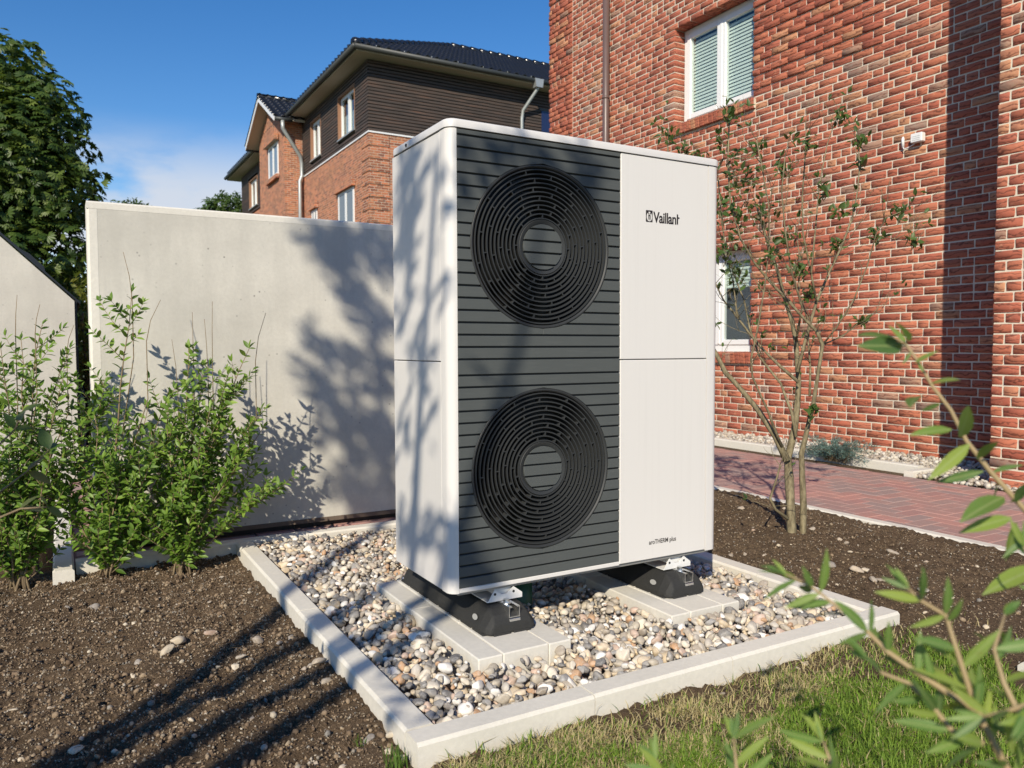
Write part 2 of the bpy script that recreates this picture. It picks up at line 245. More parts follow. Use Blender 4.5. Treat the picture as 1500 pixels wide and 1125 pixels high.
def yaw_tilt(n, rs, tilt):
    a=rs.uniform(0,2*np.pi,n); tx=rs.normal(0,tilt,n); ty=rs.normal(0,tilt,n)
    ca,sa=np.cos(a),np.sin(a); Z=np.zeros(n); O=np.ones(n)
    Rz=np.stack([np.stack([ca,-sa,Z],-1),np.stack([sa,ca,Z],-1),np.stack([Z,Z,O],-1)],1)
    c,s_=np.cos(tx),np.sin(tx)
    Rx=np.stack([np.stack([O,Z,Z],-1),np.stack([Z,c,-s_],-1),np.stack([Z,s_,c],-1)],1)
    c,s_=np.cos(ty),np.sin(ty)
    Ry=np.stack([np.stack([c,Z,s_],-1),np.stack([Z,O,Z],-1),np.stack([-s_,Z,c],-1)],1)
    return Rx@Ry@Rz

def ico(sub):
    t=(1+5**.5)/2
    v=[(-1,t,0),(1,t,0),(-1,-t,0),(1,-t,0),(0,-1,t),(0,1,t),(0,-1,-t),(0,1,-t),(t,0,-1),(t,0,1),(-t,0,-1),(-t,0,1)]
    v=[np.array(p)/np.linalg.norm(p) for p in v]
    f=[(0,11,5),(0,5,1),(0,1,7),(0,7,10),(0,10,11),(1,5,9),(5,11,4),(11,10,2),(10,7,6),(7,1,8),(3,9,4),(3,4,2),(3,2,6),(3,6,8),(3,8,9),(4,9,5),(2,4,11),(6,2,10),(8,6,7),(9,8,1)]
    for _ in range(sub):
        c={}; nf=[]
        def mid(a,b):
            k=(min(a,b),max(a,b))
            if k not in c:
                m=v[a]+v[b]; v.append(m/np.linalg.norm(m)); c[k]=len(v)-1
            return c[k]
        for a,b,d in f:
            x,y,z=mid(a,b),mid(b,d),mid(d,a); nf+=[(a,x,z),(b,y,x),(d,z,y),(x,y,z)]
        f=nf
    return np.array(v),np.array(f)

def stone_template(sub, seed, amp=.22, flat=(1.0,.8,.62), freq=1.3, facets=0):
    rs=np.random.RandomState(seed); V,F=ico(sub)
    d=np.zeros(len(V))
    for k in range(5):
        w=rs.normal(size=3)*freq*(1+.5*k); d+=np.sin(V@w+rs.uniform(0,6.28))*amp/(1+.8*k)
    V=V*(1+d*.5)[:,None]
    for k in range(facets):
        n=rs.normal(size=3); n/=np.linalg.norm(n); lim=rs.uniform(.55,.85)
        h=V@n; V=V-np.maximum(h-lim,0)[:,None]*n*.85
    return V*np.array(flat)*.5,F

def hashgrid(ix,iy,seed):
    h=(ix*374761393+iy*668265263+seed*974634777)&0x7fffffff
    h=((h^(h>>13))*1274126177)&0x7fffffff
    return ((h^(h>>16))&0xffff)/65535.0
def vnoise(x,y,seed=0):
    ix=np.floor(x).astype(np.int64); iy=np.floor(y).astype(np.int64); fx=x-ix; fy=y-iy
    fx=fx*fx*(3-2*fx); fy=fy*fy*(3-2*fy)
    a=hashgrid(ix,iy,seed);b=hashgrid(ix+1,iy,seed);c=hashgrid(ix,iy+1,seed);d=hashgrid(ix+1,iy+1,seed)
    return (a*(1-fx)+b*fx)*(1-fy)+(c*(1-fx)+d*fx)*fy
def fbm(x,y,oct=4,seed=0,gain=.5):
    s=0;a=1;t=0
    for k in range(oct): s=s+a*vnoise(x*2**k,y*2**k,seed+k);t+=a;a*=gain
    return s/t

def in_view(p, margin=0.06):
    d=Vector(p)-CAM; z=d.dot(FWD)
    if z<.05: return None
    x=d.dot(RIGHT)/z*1150/750; y=d.dot(DOWN)/z*1150/562.5
    if abs(x)>1+margin or abs(y)>1+margin: return None
    return z

# ------------------------------------------------------------------ materials
def new_mat(name):
    m=bpy.data.materials.new(name); m.use_nodes=True
    nt=m.node_tree; nt.nodes.clear()
    out=nt.nodes.new('ShaderNodeOutputMaterial'); b=nt.nodes.new('ShaderNodeBsdfPrincipled')
    nt.links.new(b.outputs[0],out.inputs[0])
    return m,nt,b,out
def nd(nt,t,**k):
    n=nt.nodes.new(t)
    for a,v in k.items():
        if a.startswith('i_'):
            key=a[2:].replace('_',' '); n.inputs[key].default_value=v
        else: setattr(n,a,v)
    return n
def ramp(nt,stops,interp='LINEAR'):
    r=nt.nodes.new('ShaderNodeValToRGB'); r.color_ramp.interpolation=interp
    e=r.color_ramp.elements
    while len(e)<len(stops): e.new(.5)
    for i,(p,c) in enumerate(stops): e[i].position=p; e[i].color=(*c,1)
    return r
def coords(nt,kind='Object'):
    return nt.nodes.new('ShaderNodeTexCoord').outputs[kind]
def geo_pos(nt): return nt.nodes.new('ShaderNodeNewGeometry').outputs['Position']
def noise(nt,co,scale,detail=4,rough=.55,dist=0.0):
    n=nd(nt,'ShaderNodeTexNoise'); n.inputs['Scale'].default_value=scale; n.inputs['Detail'].default_value=detail; n.inputs['Roughness'].default_value=rough; n.inputs['Distortion'].default_value=dist
    nt.links.new(co,n.inputs['Vector']); return n.outputs[0]
def mixc(nt,f,a,b,mode='MIX'):
    m=nt.nodes.new('ShaderNodeMix'); m.data_type='RGBA'; m.blend_type=mode
    for s,v in ((0,f),(6,a),(7,b)):
        if hasattr(v,'node'): nt.links.new(v,m.inputs[s])
        elif s==0: m.inputs[0].default_value=v
        else: m.inputs[s].default_value=(*v,1)
    return m.outputs[2]
def mrange(nt,v,a,b,c=0.0,d=1.0):
    m=nt.nodes.new('ShaderNodeMapRange'); nt.links.new(v,m.inputs[0])
    for i,x in enumerate((a,b,c,d)): m.inputs[i+1].default_value=x
    return m.outputs[0]
def bump(nt,b,h,strength=.4,dist=.01,prev=None):
    n=nt.nodes.new('ShaderNodeBump'); n.inputs['Strength'].default_value=strength; n.inputs['Distance'].default_value=dist
    nt.links.new(h,n.inputs['Height'])
    if prev is not None: nt.links.new(prev,n.inputs['Normal'])
    nt.links.new(n.outputs[0],b.inputs['Normal']); return n.outputs[0]
def math_(nt,op,a,b=None):
    m=nt.nodes.new('ShaderNodeMath'); m.operation=op
    for i,v in enumerate((a,b)):
        if v is None: continue
        if hasattr(v,'node'): nt.links.new(v,m.inputs[i])
        else: m.inputs[i].default_value=v
    return m.outputs[0]
def rnd_out(nt,attr):
    if attr:
        a=nt.nodes.new('ShaderNodeAttribute'); a.attribute_type='GEOMETRY'; a.attribute_name='rnd'; return a.outputs['Fac']
    return nt.nodes.new('ShaderNodeObjectInfo').outputs['Random']

def plain(name,col,rough=.5,metal=0.0,spec=.5,vary=.06,nscale=30,bs=0.0,bscale=200,bd=.001):
    m,nt,b,o=new_mat(name); co=geo_pos(nt)
    n=noise(nt,co,nscale,4)
    c=mixc(nt,n,tuple(max(0,x*(1-vary)) for x in col),tuple(min(1,x*(1+vary)) for x in col))
    nt.links.new(c,b.inputs['Base Color'])
    b.inputs['Roughness'].default_value=rough; b.inputs['Metallic'].default_value=metal
    b.inputs['Specular IOR Level'].default_value=spec
    if bs: bump(nt,b,noise(nt,co,bscale,3),bs,bd)
    return m

def concrete(name,col,dark=.75,pores=True,streak=False):
    m,nt,b,o=new_mat(name); co=geo_pos(nt)
    n1=noise(nt,co,2.2,6,.6); n2=noise(nt,co,60,4,.6)
    c=mixc(nt,mrange(nt,n1,.35,.7),tuple(x*dark for x in col),col)
    if streak:
        mp=nt.nodes.new('ShaderNodeMapping'); mp.inputs['Scale'].default_value=(7,7,.7); nt.links.new(co,mp.inputs[0])
        c=mixc(nt,mrange(nt,noise(nt,mp.outputs[0],1.4,5),.45,.70,0,.5),c,tuple(x*.70 for x in col))
    c=mixc(nt,mrange(nt,n2,.35,.75,0,.25),c,tuple(x*.6 for x in col))
    if pores:
        v=nd(nt,'ShaderNodeTexVoronoi'); v.inputs['Scale'].default_value=22; nt.links.new(co,v.inputs['Vector'])
        p=mrange(nt,v.outputs['Distance'],.06,.13,1,0)
        p=math_(nt,'MULTIPLY',p,mrange(nt,noise(nt,co,5,2),.42,.62))
        c=mixc(nt,p,c,tuple(x*.45 for x in col))
    nt.links.new(c,b.inputs['Base Color']); b.inputs['Roughness'].default_value=.9; b.inputs['Specular IOR Level'].default_value=.25
    nb=bump(nt,b,n2,.35,.002)
    bump(nt,b,noise(nt,co,300,2),.35,.0008,nb)
    return m

STONE_STOPS=[(0,(.70,.62,.50)),(.12,(.46,.40,.31)),(.24,(.23,.22,.21)),(.33,(.62,.49,.32)),(.41,(.11,.11,.115)),(.49,(.52,.47,.40)),(.59,(.56,.40,.31)),(.66,(.84,.81,.76)),(.75,(.38,.32,.25)),(.85,(.50,.29,.15)),(.89,(.30,.29,.28)),(.95,(.74,.60,.42))]
def stone_mat(name,attr,stops=STONE_STOPS,wet=.55):
    m,nt,b,o=new_mat(name); co=geo_pos(nt)
    r=ramp(nt,stops,'CONSTANT'); nt.links.new(rnd_out(nt,attr),r.inputs[0])
    n=noise(nt,co,45,5,.65); c=mixc(nt,mrange(nt,n,.35,.7,0,.55),r.outputs[0],(.36,.32,.27))
    n3=noise(nt,co,160,3); c=mixc(nt,mrange(nt,n3,.5,.8,0,.3),c,(.75,.72,.68))
    nt.links.new(c,b.inputs['Base Color']); b.inputs['Roughness'].default_value=wet; b.inputs['Specular IOR Level'].default_value=.35
    bump(nt,b,n3,.25,.001); return m

BRICK_STOPS=[(0,(.42,.120,.070)),(.16,(.49,.165,.092)),(.30,(.37,.105,.065)),(.44,(.46,.145,.082)),(.58,(.52,.26,.14)),(.65,(.41,.12,.075)),(.83,(.37,.24,.17)),(.86,(.48,.165,.095)),(.96,(.28,.21,.165)),(.98,(.52,.23,.13))]
def brick_mat(name,attr):
    m,nt,b,o=new_mat(name); co=geo_pos(nt)
    rr=rnd_out(nt,attr)
    r=ramp(nt,BRICK_STOPS,'CONSTANT'); nt.links.new(rr,r.inputs[0])
    # offset the crease pattern per brick
    vm=nd(nt,'ShaderNodeVectorMath',operation='SCALE'); vm.inputs[0].default_value=(31.0,17.0,9.0); nt.links.new(rr,vm.inputs['Scale'])
    va=nd(nt,'ShaderNodeVectorMath',operation='ADD'); nt.links.new(co,va.inputs[0]); nt.links.new(vm.outputs[0],va.inputs[1])
    mp=nt.nodes.new('ShaderNodeMapping'); mp.inputs['Scale'].default_value=(1,.45,1.0); nt.links.new(va.outputs[0],mp.inputs[0])
    w=nd(nt,'ShaderNodeTexWave'); w.bands_direction='Z'; w.inputs['Scale'].default_value=7.5; w.inputs['Distortion'].default_value=7; w.inputs['Detail'].default_value=3; w.inputs['Detail Scale'].default_value=3
    nt.links.new(mp.outputs[0],w.inputs[0])
    n=noise(nt,va.outputs[0],30,5,.6)
    c=mixc(nt,mrange(nt,n,.3,.75,0,.6),r.outputs[0],(.33,.12,.08))
    c=mixc(nt,mrange(nt,noise(nt,va.outputs[0],14,4,.7),.58,.75,0,.5),c,(.60,.33,.20))
    c=mixc(nt,mrange(nt,w.outputs[0],.0,.20,.8,0),c,(.13,.045,.03))
    nt.links.new(c,b.inputs['Base Color']); b.inputs['Roughness'].default_value=.88; b.inputs['Specular IOR Level'].default_value=.25
    nb=bump(nt,b,w.outputs[0],.35,.004)
    bump(nt,b,noise(nt,va.outputs[0],90,4),.45,.003,nb)
    return m

def leaf_mat(name,stops,attr=True,trans=.35,rough=.45,spec=.4,vein=False):
    m,nt,b,o=new_mat(name)
    r=ramp(nt,stops); nt.links.new(rnd_out(nt,attr),r.inputs[0])
    colr=r.outputs[0]
    if vein:
        sx=nt.nodes.new('ShaderNodeSeparateXYZ'); nt.links.new(coords(nt),sx.inputs[0])
        ay=math_(nt,'ABSOLUTE',sx.outputs[1])
        sv_=math_(nt,'SINE',math_(nt,'MULTIPLY',math_(nt,'SUBTRACT',sx.outputs[0],math_(nt,'MULTIPLY',ay,1.2)),75.0))
        colr=mixc(nt,mrange(nt,sv_,.75,1.0,0,.22),colr,(.30,.40,.14))
        colr=mixc(nt,mrange(nt,ay,.006,.018,.75,0),colr,(.36,.44,.16))
        colr=mixc(nt,mrange(nt,noise(nt,geo_pos(nt),90,4,.7),.60,.72,0,.5),colr,(.20,.17,.05))
    nt.links.new(colr,b.inputs['Base Color']); b.inputs['Roughness'].default_value=rough; b.inputs['Specular IOR Level'].default_value=spec
    t=nt.nodes.new('ShaderNodeBsdfTranslucent')
    tc=mixc(nt,.5,r.outputs[0],(.30,.42,.05)); nt.links.new(tc,t.inputs[0])
    mx=nt.nodes.new('ShaderNodeMixShader'); mx.inputs[0].default_value=trans
    nt.links.new(b.outputs[0],mx.inputs[1]); nt.links.new(t.outputs[0],mx.inputs[2]); nt.links.new(mx.outputs[0],o.inputs[0])
    return m

def glass_mat(name,tint=(.90,.94,.93),refl=.07):
    m,nt,b,o=new_mat(name)
    nt.nodes.remove(b)
    t=nt.nodes.new('ShaderNodeBsdfTransparent'); t.inputs[0].default_value=(*tint,1)
    g=nt.nodes.new('ShaderNodeBsdfGlossy'); g.inputs['Roughness'].default_value=.02
    f=nt.nodes.new('ShaderNodeLayerWeight'); f.inputs[0].default_value=.5
    fa=math_(nt,'ADD',math_(nt,'MULTIPLY',math_(nt,'POWER',f.outputs['Facing'],4.0),.8),refl)
    mx=nt.nodes.new('ShaderNodeMixShader'); nt.links.new(fa,mx.inputs[0]); nt.links.new(t.outputs[0],mx.inputs[1]); nt.links.new(g.outputs[0],mx.inputs[2]); nt.links.new(mx.outputs[0],o.inputs[0])
    return m

def soil_mat():
    m,nt,b,o=new_mat('soil'); co=geo_pos(nt)
    n1=noise(nt,co,3,5,.6); n2=noise(nt,co,70,5,.7); n3=noise(nt,co,260,3,.6)
    c=mixc(nt,mrange(nt,n1,.3,.7),(.115,.078,.047),(.20,.14,.086))
    c=mixc(nt,mrange(nt,n2,.35,.7),c,(.060,.041,.026))
    c=mixc(nt,mrange(nt,n3,.66,.78,0,.8),c,(.38,.31,.23))
    nt.links.new(c,b.inputs['Base Color']); b.inputs['Roughness'].default_value=.95; b.inputs['Specular IOR Level'].default_value=.15
    nb=bump(nt,b,n2,.9,.012); bump(nt,b,n3,.8,.005,nb); return m

def crumb_mat():
    m,nt,b,o=new_mat('soil_crumb'); co=geo_pos(nt)
    r=ramp(nt,[(0,(.085,.058,.036)),(.45,(.20,.14,.090)),(.72,(.33,.245,.16)),(.86,(.36,.29,.20)),(.93,(.22,.21,.19)),(.97,(.46,.40,.31)),(1,(.55,.49,.40))]); nt.links.new(rnd_out(nt,True),r.inputs[0])
    n=noise(nt,co,200,3); c=mixc(nt,mrange(nt,n,.4,.7,0,.5),r.outputs[0],(.09,.063,.045))
    nt.links.new(c,b.inputs['Base Color']); b.inputs['Roughness'].default_value=.95; b.inputs['Specular IOR Level'].default_value=.15
    bump(nt,b,n,.5,.003); return m

def paver_mat(name,attr):
    m,nt,b,o=new_mat(name); co=geo_pos(nt)
    r=ramp(nt,[(0,(.43,.225,.19)),(.2,(.37,.235,.205)),(.36,(.47,.24,.20)),(.52,(.33,.235,.215)),(.66,(.45,.24,.20)),(.8,(.40,.21,.185)),(.92,(.35,.235,.21))],'CONSTANT'); nt.links.new(rnd_out(nt,attr),r.inputs[0])
    n=noise(nt,co,2.2,6,.65); c=mixc(nt,mrange(nt,n,.4,.65,0,.7),r.outputs[0],(.31,.22,.20))
    c=mixc(nt,mrange(nt,noise(nt,co,120,3),.5,.8,0,.35),c,(.56,.44,.39))
    nt.links.new(c,b.inputs['Base Color']); b.inputs['Roughness'].default_value=.85; b.inputs['Specular IOR Level'].default_value=.3
    bump(nt,b,noise(nt,co,200,3),.3,.001); return m

def pump_white(name,col=(.69,.665,.635)):
    m,nt,b,o=new_mat(name); co=geo_pos(nt)
    mp=nt.nodes.new('ShaderNodeMapping'); mp.inputs['Scale'].default_value=(60,60,1.2); nt.links.new(co,mp.inputs[0])
    st=mrange(nt,noise(nt,mp.outputs[0],1.0,4,.6),.52,.8,0,.16)
    c=mixc(nt,st,col,(.52,.49,.465))
    v=nd(nt,'ShaderNodeTexVoronoi'); v.inputs['Scale'].default_value=14; nt.links.new(co,v.inputs['Vector'])
    sp=math_(nt,'MULTIPLY',mrange(nt,v.outputs['Distance'],.02,.035,1,0),mrange(nt,noise(nt,co,3,1),.55,.6))
    c=mixc(nt,math_(nt,'MULTIPLY',sp,.6),c,(.45,.42,.38))
    nt.links.new(c,b.inputs['Base Color']); b.inputs['Roughness'].default_value=.42; b.inputs['Specular IOR Level'].default_value=.45
    bump(nt,b,noise(nt,co,700,2),.06,.0004); return m

def slat_plastic():
    m,nt,b,o=new_mat('anthracite_plastic'); co=geo_pos(nt)
    n=noise(nt,co,8,5,.6)
    c=mixc(nt,n,(.074,.081,.080),(.090,.098,.096))
    mp=nt.nodes.new('ShaderNodeMapping'); mp.inputs['Scale'].default_value=(6,6,60); nt.links.new(co,mp.inputs[0])
    c=mixc(nt,mrange(nt,noise(nt,mp.outputs[0],2,4),.55,.8,0,.25),c,(.14,.145,.14))
    sp=mrange(nt,noise(nt,co,420,2),.74,.8,0,.5); c=mixc(nt,sp,c,(.16,.16,.15))
    nt.links.new(c,b.inputs['Base Color']); b.inputs['Roughness'].default_value=.6; b.inputs['Specular IOR Level'].default_value=.25
    return m

def timber_mat():
    m,nt,b,o=new_mat('dark_timber'); co=geo_pos(nt)
    mp=nt.nodes.new('ShaderNodeMapping'); mp.inputs['Scale'].default_value=(.5,.5,9); nt.links.new(co,mp.inputs[0])
    r=ramp(nt,[(.25,(.030,.023,.020)),(.5,(.060,.046,.039)),(.62,(.10,.062,.046)),(.8,(.17,.075,.045))]); nt.links.new(noise(nt,mp.outputs[0],2.2,5,.65),r.inputs[0])
    nt.links.new(r.outputs[0],b.inputs['Base Color']); b.inputs['Roughness'].default_value=.75; return m

def far_brick_mat():
    m,nt,b,o=new_mat('far_brick')
    co=geo_pos(nt); sx=nt.nodes.new('ShaderNodeSeparateXYZ'); nt.links.new(co,sx.inputs[0])
    cb=nt.nodes.new('ShaderNodeCombineXYZ'); nt.links.new(math_(nt,'ADD',sx.outputs[0],sx.outputs[1]),cb.inputs[0]); nt.links.new(sx.outputs[2],cb.inputs[1])
    t=nd(nt,'ShaderNodeTexBrick'); nt.links.new(cb.outputs[0],t.inputs['Vector'])
    t.inputs['Scale'].default_value=1; t.inputs['Brick Width'].default_value=.221; t.inputs['Row Height'].default_value=.074; t.inputs['Mortar Size'].default_value=.008; t.inputs['Mortar Smooth'].default_value=.1
    t.inputs['Color1'].default_value=(.58,.20,.10,1); t.inputs['Color2'].default_value=(.19,.07,.048,1); t.inputs['Mortar'].default_value=(.50,.41,.32,1); t.inputs['Bias'].default_value=.0
    c=mixc(nt,mrange(nt,noise(nt,co,5,5,.8),.45,.62,0,.6),t.outputs[0],(.50,.25,.13))
    c=mixc(nt,mrange(nt,noise(nt,co,7,3,.8),.56,.62,0,.6),c,(.16,.10,.08))
    nt.links.new(c,b.inputs['Base Color']); b.inputs['Roughness'].default_value=.9; b.inputs['Specular IOR Level'].default_value=.2
    bump(nt,b,t.outputs['Fac'],.5,-.01); return m

def bark_mat(name,a,b_,scale=30):
    m,nt,b,o=new_mat(name); co=geo_pos(nt)
    mp=nt.nodes.new('ShaderNodeMapping'); mp.inputs['Scale'].default_value=(1,1,.35); nt.links.new(co,mp.inputs[0])
    n=noise(nt,mp.outputs[0],scale,5,.65); c=mixc(nt,mrange(nt,n,.35,.65),a,b_)
    nt.links.new(c,b.inputs['Base Color']); b.inputs['Roughness'].default_value=.85; bump(nt,b,n,.5,.004); return m

MAT={}
MAT['soil']=soil_mat(); MAT['crumb']=crumb_mat()
MAT['pump_white']=pump_white('pump_white'); MAT['slat']=slat_plastic()
MAT['black']=plain('black_plastic',(.012,.012,.013),.45)
MAT['ring']=plain('grille_black',(.030,.032,.033),.55,spec=.4)
MAT['lid']=pump_white('pump_lid',(.64,.62,.60))
MAT['rubber']=plain('recycled_rubber',(.022,.022,.021),.75,vary=.5,nscale=150,bs=.5,bscale=260,bd=.002)
MAT['alu']=plain('aluminium',(.72,.72,.71),.32,metal=1.0)
MAT['bracket']=plain('galvanised_white',(.74,.73,.71),.45)
MAT['ink']=plain('print_dark',(.018,.012,.012),.5)
MAT['kerb']=concrete('kerb_concrete',(.74,.70,.615),.88,pores=False)
MAT['pad']=concrete('pad_concrete',(.70,.665,.59),.86,pores=False)
MAT['wall']=concrete('fair_faced_concrete',(.66,.635,.565),.78,True,True)
MAT['wall_edge']=concrete('wall_edge_concrete',(.74,.71,.635),.9,False)
MAT['pebble_obj']=stone_mat('pebble',False); MAT['pebble']=stone_mat('pebble_mass',True)
MAT['white_stone']=stone_mat('white_gravel',True,[(0,(.62,.57,.48)),(.25,(.42,.37,.30)),(.45,(.55,.47,.36)),(.6,(.22,.20,.18)),(.74,(.66,.62,.55)),(.88,(.36,.30,.24))])
MAT['soil_stone']=stone_mat('soil_stone',False,[(0,(.56,.46,.32)),(.2,(.30,.24,.18)),(.35,(.46,.37,.27)),(.5,(.24,.21,.18)),(.62,(.62,.53,.39)),(.75,(.40,.27,.19)),(.85,(.36,.30,.23))],.9)
MAT['brick_obj']=brick_mat('brick',False); MAT['brick']=brick_mat('brick_mass',True)
MAT['mortar']=plain('mortar',(.68,.61,.49),.95,vary=.15,nscale=40,bs=.6,bscale=120,bd=.002)
MAT['paver_obj']=paver_mat('paver',False); MAT['paver']=paver_mat('paver_mass',True)
MAT['sand']=plain('joint_sand',(.24,.175,.145),.95,vary=.3)
MAT['white_pvc']=plain('white_pvc',(.80,.80,.79),.35,vary=.02)
MAT['glass']=glass_mat('window_glass')
MAT['blind']=plain('blind_slat',(.80,.84,.78),.55,vary=.05)
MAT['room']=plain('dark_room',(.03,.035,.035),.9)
MAT['pipe_brown']=plain('brown_downpipe',(.13,.085,.075),.38,vary=.15,nscale=6)
MAT['zinc']=plain('zinc',(.42,.44,.43),.42,metal=.5,vary=.12,nscale=5)
MAT['gutter']=plain('gutter_zinc',(.045,.05,.05),.5,metal=.1,vary=.1,nscale=4)
MAT['soffit']=plain('soffit_board',(.50,.45,.37),.8,vary=.05,nscale=3)
MAT['timber']=timber_mat(); MAT['timber_dark']=plain('timber_backing',(.012,.010,.009),.9)
MAT['timber_warm']=plain('timber_reveal',(.27,.14,.08),.7,vary=.2)
MAT['tile']=plain('glazed_roof_tile',(.012,.013,.017),.22,spec=.6,vary=.3,nscale=4)
MAT['far_brick']=far_brick_mat()
MAT['bark']=bark_mat('bark',(.10,.078,.042),(.29,.245,.145),60)
MAT['bark_dark']=bark_mat('dark_bark',(.05,.04,.03),(.12,.10,.075),14)
MAT['twig']=bark_mat('twig',(.17,.12,.07),(.28,.21,.12),90)
MAT['stem_green']=plain('young_stem',(.34,.25,.13),.6,vary=.2)
G=lambda *s:list(s)
MAT['shrub_leaf']=leaf_mat('shrub_leaf',[(0,(.075,.145,.020)),(.5,(.13,.235,.032)),(.85,(.20,.32,.045)),(1,(.27,.40,.07))])
MAT['shrub_leaf_obj']=leaf_mat('shrub_leaf_single',[(0,(.075,.145,.020)),(.5,(.13,.235,.032)),(.85,(.20,.32,.045)),(1,(.27,.40,.07))],False)
MAT['tree_leaf']=leaf_mat('young_tree_leaf',[(0,(.035,.07,.018)),(.55,(.065,.12,.028)),(.8,(.10,.17,.04)),(.9,(.10,.055,.03)),(1,(.07,.035,.025))],False)
MAT['front_leaf']=leaf_mat('willow_leaf',[(0,(.09,.18,.05)),(.6,(.15,.27,.06)),(1,(.32,.40,.07))],False,.4,.5,.4,True)
MAT['front_brown']=leaf_mat('bronze_leaf',[(0,(.13,.05,.03)),(1,(.22,.09,.05))],False,.3,.6)
MAT['chestnut']=leaf_mat('chestnut_leaf',[(0,(.028,.060,.012)),(.6,(.060,.105,.020)),(1,(.14,.19,.036))],True,.26)
MAT['far_leaf']=leaf_mat('far_leaf',[(0,(.04,.075,.016)),(1,(.085,.14,.03))],True,.3)
MAT['yellow_leaf']=leaf_mat('golden_leaf',[(0,(.09,.11,.014)),(1,(.20,.20,.025))],True,.3)
MAT['juniper']=leaf_mat('juniper',[(0,(.08,.14,.125)),(1,(.17,.26,.235))],True,.15)
MAT['grass']=leaf_mat('grass',[(0,(.11,.19,.026)),(.38,(.19,.31,.04)),(.55,(.28,.39,.06)),(.60,(.42,.34,.16)),(1,(.62,.51,.28))],True,.3,.6,.2)
MAT['shade_leaf']=leaf_mat('shade_tree_leaf',[(0,(.03,.06,.015)),(1,(.07,.12,.03))],True,.12)

# ================================================================== SETTING
# --- far ground
mb=MB(); mb.add([(-400,-400,-.16),(400,-400,-.16),(400,400,-.16),(-400,400,-.16)],[(0,1,2,3)])
tag(mb.build('ground',plain('far_ground',(.07,.085,.035),.95,vary=.4,nscale=1.5)),kind='structure')

# --- soil (one displaced sheet around the gravel bed)
BED=(-.235,1.405,-.41,1.70)
def soil_h(x,y):
    h=-.058+0*x
    right=np.clip((x-1.3)/.3,0,1)
    h=h*(1-right)+right*(-.034-np.clip((x-1.5)/1.5,0,1)*.050)
    lawn=np.clip((-.46-y)/.12,0,1)*np.clip((x+.42)/.15,0,1)
    rough=1-.65*lawn
    h=h+lawn*.006
    h=h+rough*(.040*(fbm(x*4.5,y*4.5,3,3)-.5)+.034*(np.abs(2*fbm(x*13,y*13,3,9)-1)*-1+.25)+.020*(np.abs(2*fbm(x*37,y*37,2,21)-1)*-1+.25))
    d=np.hypot(x-2.18,y-.60); h=h+.030*np.exp(-(d/.17)**2)          # mound at the young tree
    return h
st=.0140
gx=np.arange(-3.2,2.962,st); gy=np.arange(-2.7,4.72,st)
X,Y=np.meshgrid(gx,gy); Z=soil_h(X,Y)
Z=np.where((X>-.30)&(X<1.47)&(Y>-.47)&(Y<1.76),-.14,Z)
Z=np.where((Y>1.73)&(X>-1.06)&(X<1.5),-.14,Z)
Z=np.where((Y>1.80)&(X>-1.12)&(X<1.5),-.14,Z)
ny,nx=X.shape; V=np.stack([X,Y,Z],-1).reshape(-1,3)
i=np.arange(ny-1)[:,None]*nx+np.arange(nx-1)[None,:]
F=np.stack([i,i+1,i+nx+1,i+nx],-1).reshape(-1,4)
soil=mesh_obj('soil',np_mesh('soil',V,F,MAT['soil'],smooth=True),None); tag(soil,kind='structure')

def soil_pts(n,rs,ylo=-1.2,yhi=1.72,xlo=-2.2,xhi=2.9):
    x=rs.uniform(xlo,xhi,n*2); y=rs.uniform(ylo,yhi,n*2)
    ok=~((x>-.33)&(x<1.50)&(y>-.50)&(y<1.8)); ok&=~((x>-.33)&(y<-.56)&(x<1.75))
    ok&=~((x>1.2)&(y<-.95))
    return x[ok][:n],y[ok][:n]
rs=np.random.RandomState(5)
OCT=(np.array([(.5,0,.05),(-.45,.1,0),(.05,.42,-.05),(-.05,-.4,.08),(.08,.05,.33),(0,-.05,-.3)]),np.array([(0,2,4),(2,1,4),(1,3,4),(3,0,4),(2,0,5),(1,2,5),(3,1,5),(0,3,5)]))
vv=[];ff=[];rr=[];off=0
for k,(n,s0,s1,xl,xh,yl,yh) in enumerate(((46000,.0035,.0115,-1.5,-.3,-.5,1.72),(1500,.008,.019,-1.6,-.3,-.5,1.72),(18000,.005,.0119,1.45,2.92,-.9,3.2),(900,.009,.020,1.45,2.92,-.9,3.0),(1500,.003,.009,-.3,1.6,-.66,-.47),(4200,.003,.0115,-1.5,-.3,-.5,1.72),(2800,.004,.0119,1.45,2.92,-.9,3.0),(1700,.010,.022,-1.5,-.3,-.5,1.72))):
    x=rs.uniform(xl,xh,n); y=rs.uniform(yl,yh,n)
    if k!=4:
        ok=~((x>-.33)&(x<1.50)&(y>-.50)&(y<1.78)); x=x[ok];y=y[ok]
    n=len(x); s=s0+(s1-s0)*rs.uniform(0,1,n)**2.2
    pos=np.stack([x,y,soil_h(x,y)+s*.12],-1)
    m=rotmats(n,rs)*(s[:,None,None]*rs.uniform(.7,1.3,(n,1,3)))
    a,b,c=scatter(OCT if s1<.012 else stone_template(0,40+k,.35,(1,.85,.7)),pos,m,rs.uniform(.80,1,n) if k in (5,6) else rs.uniform(0,.84 if k==7 else 1,n))
    vv.append(a);ff.append(b+off);rr.append(c);off+=len(a)
crumbs=mesh_obj('soil_crumbs',np_mesh('soil_crumbs',np.concatenate(vv),np.concatenate(ff),MAT['crumb'],np.concatenate(rr)),None,soil)
crumbs['kind']='stuff'
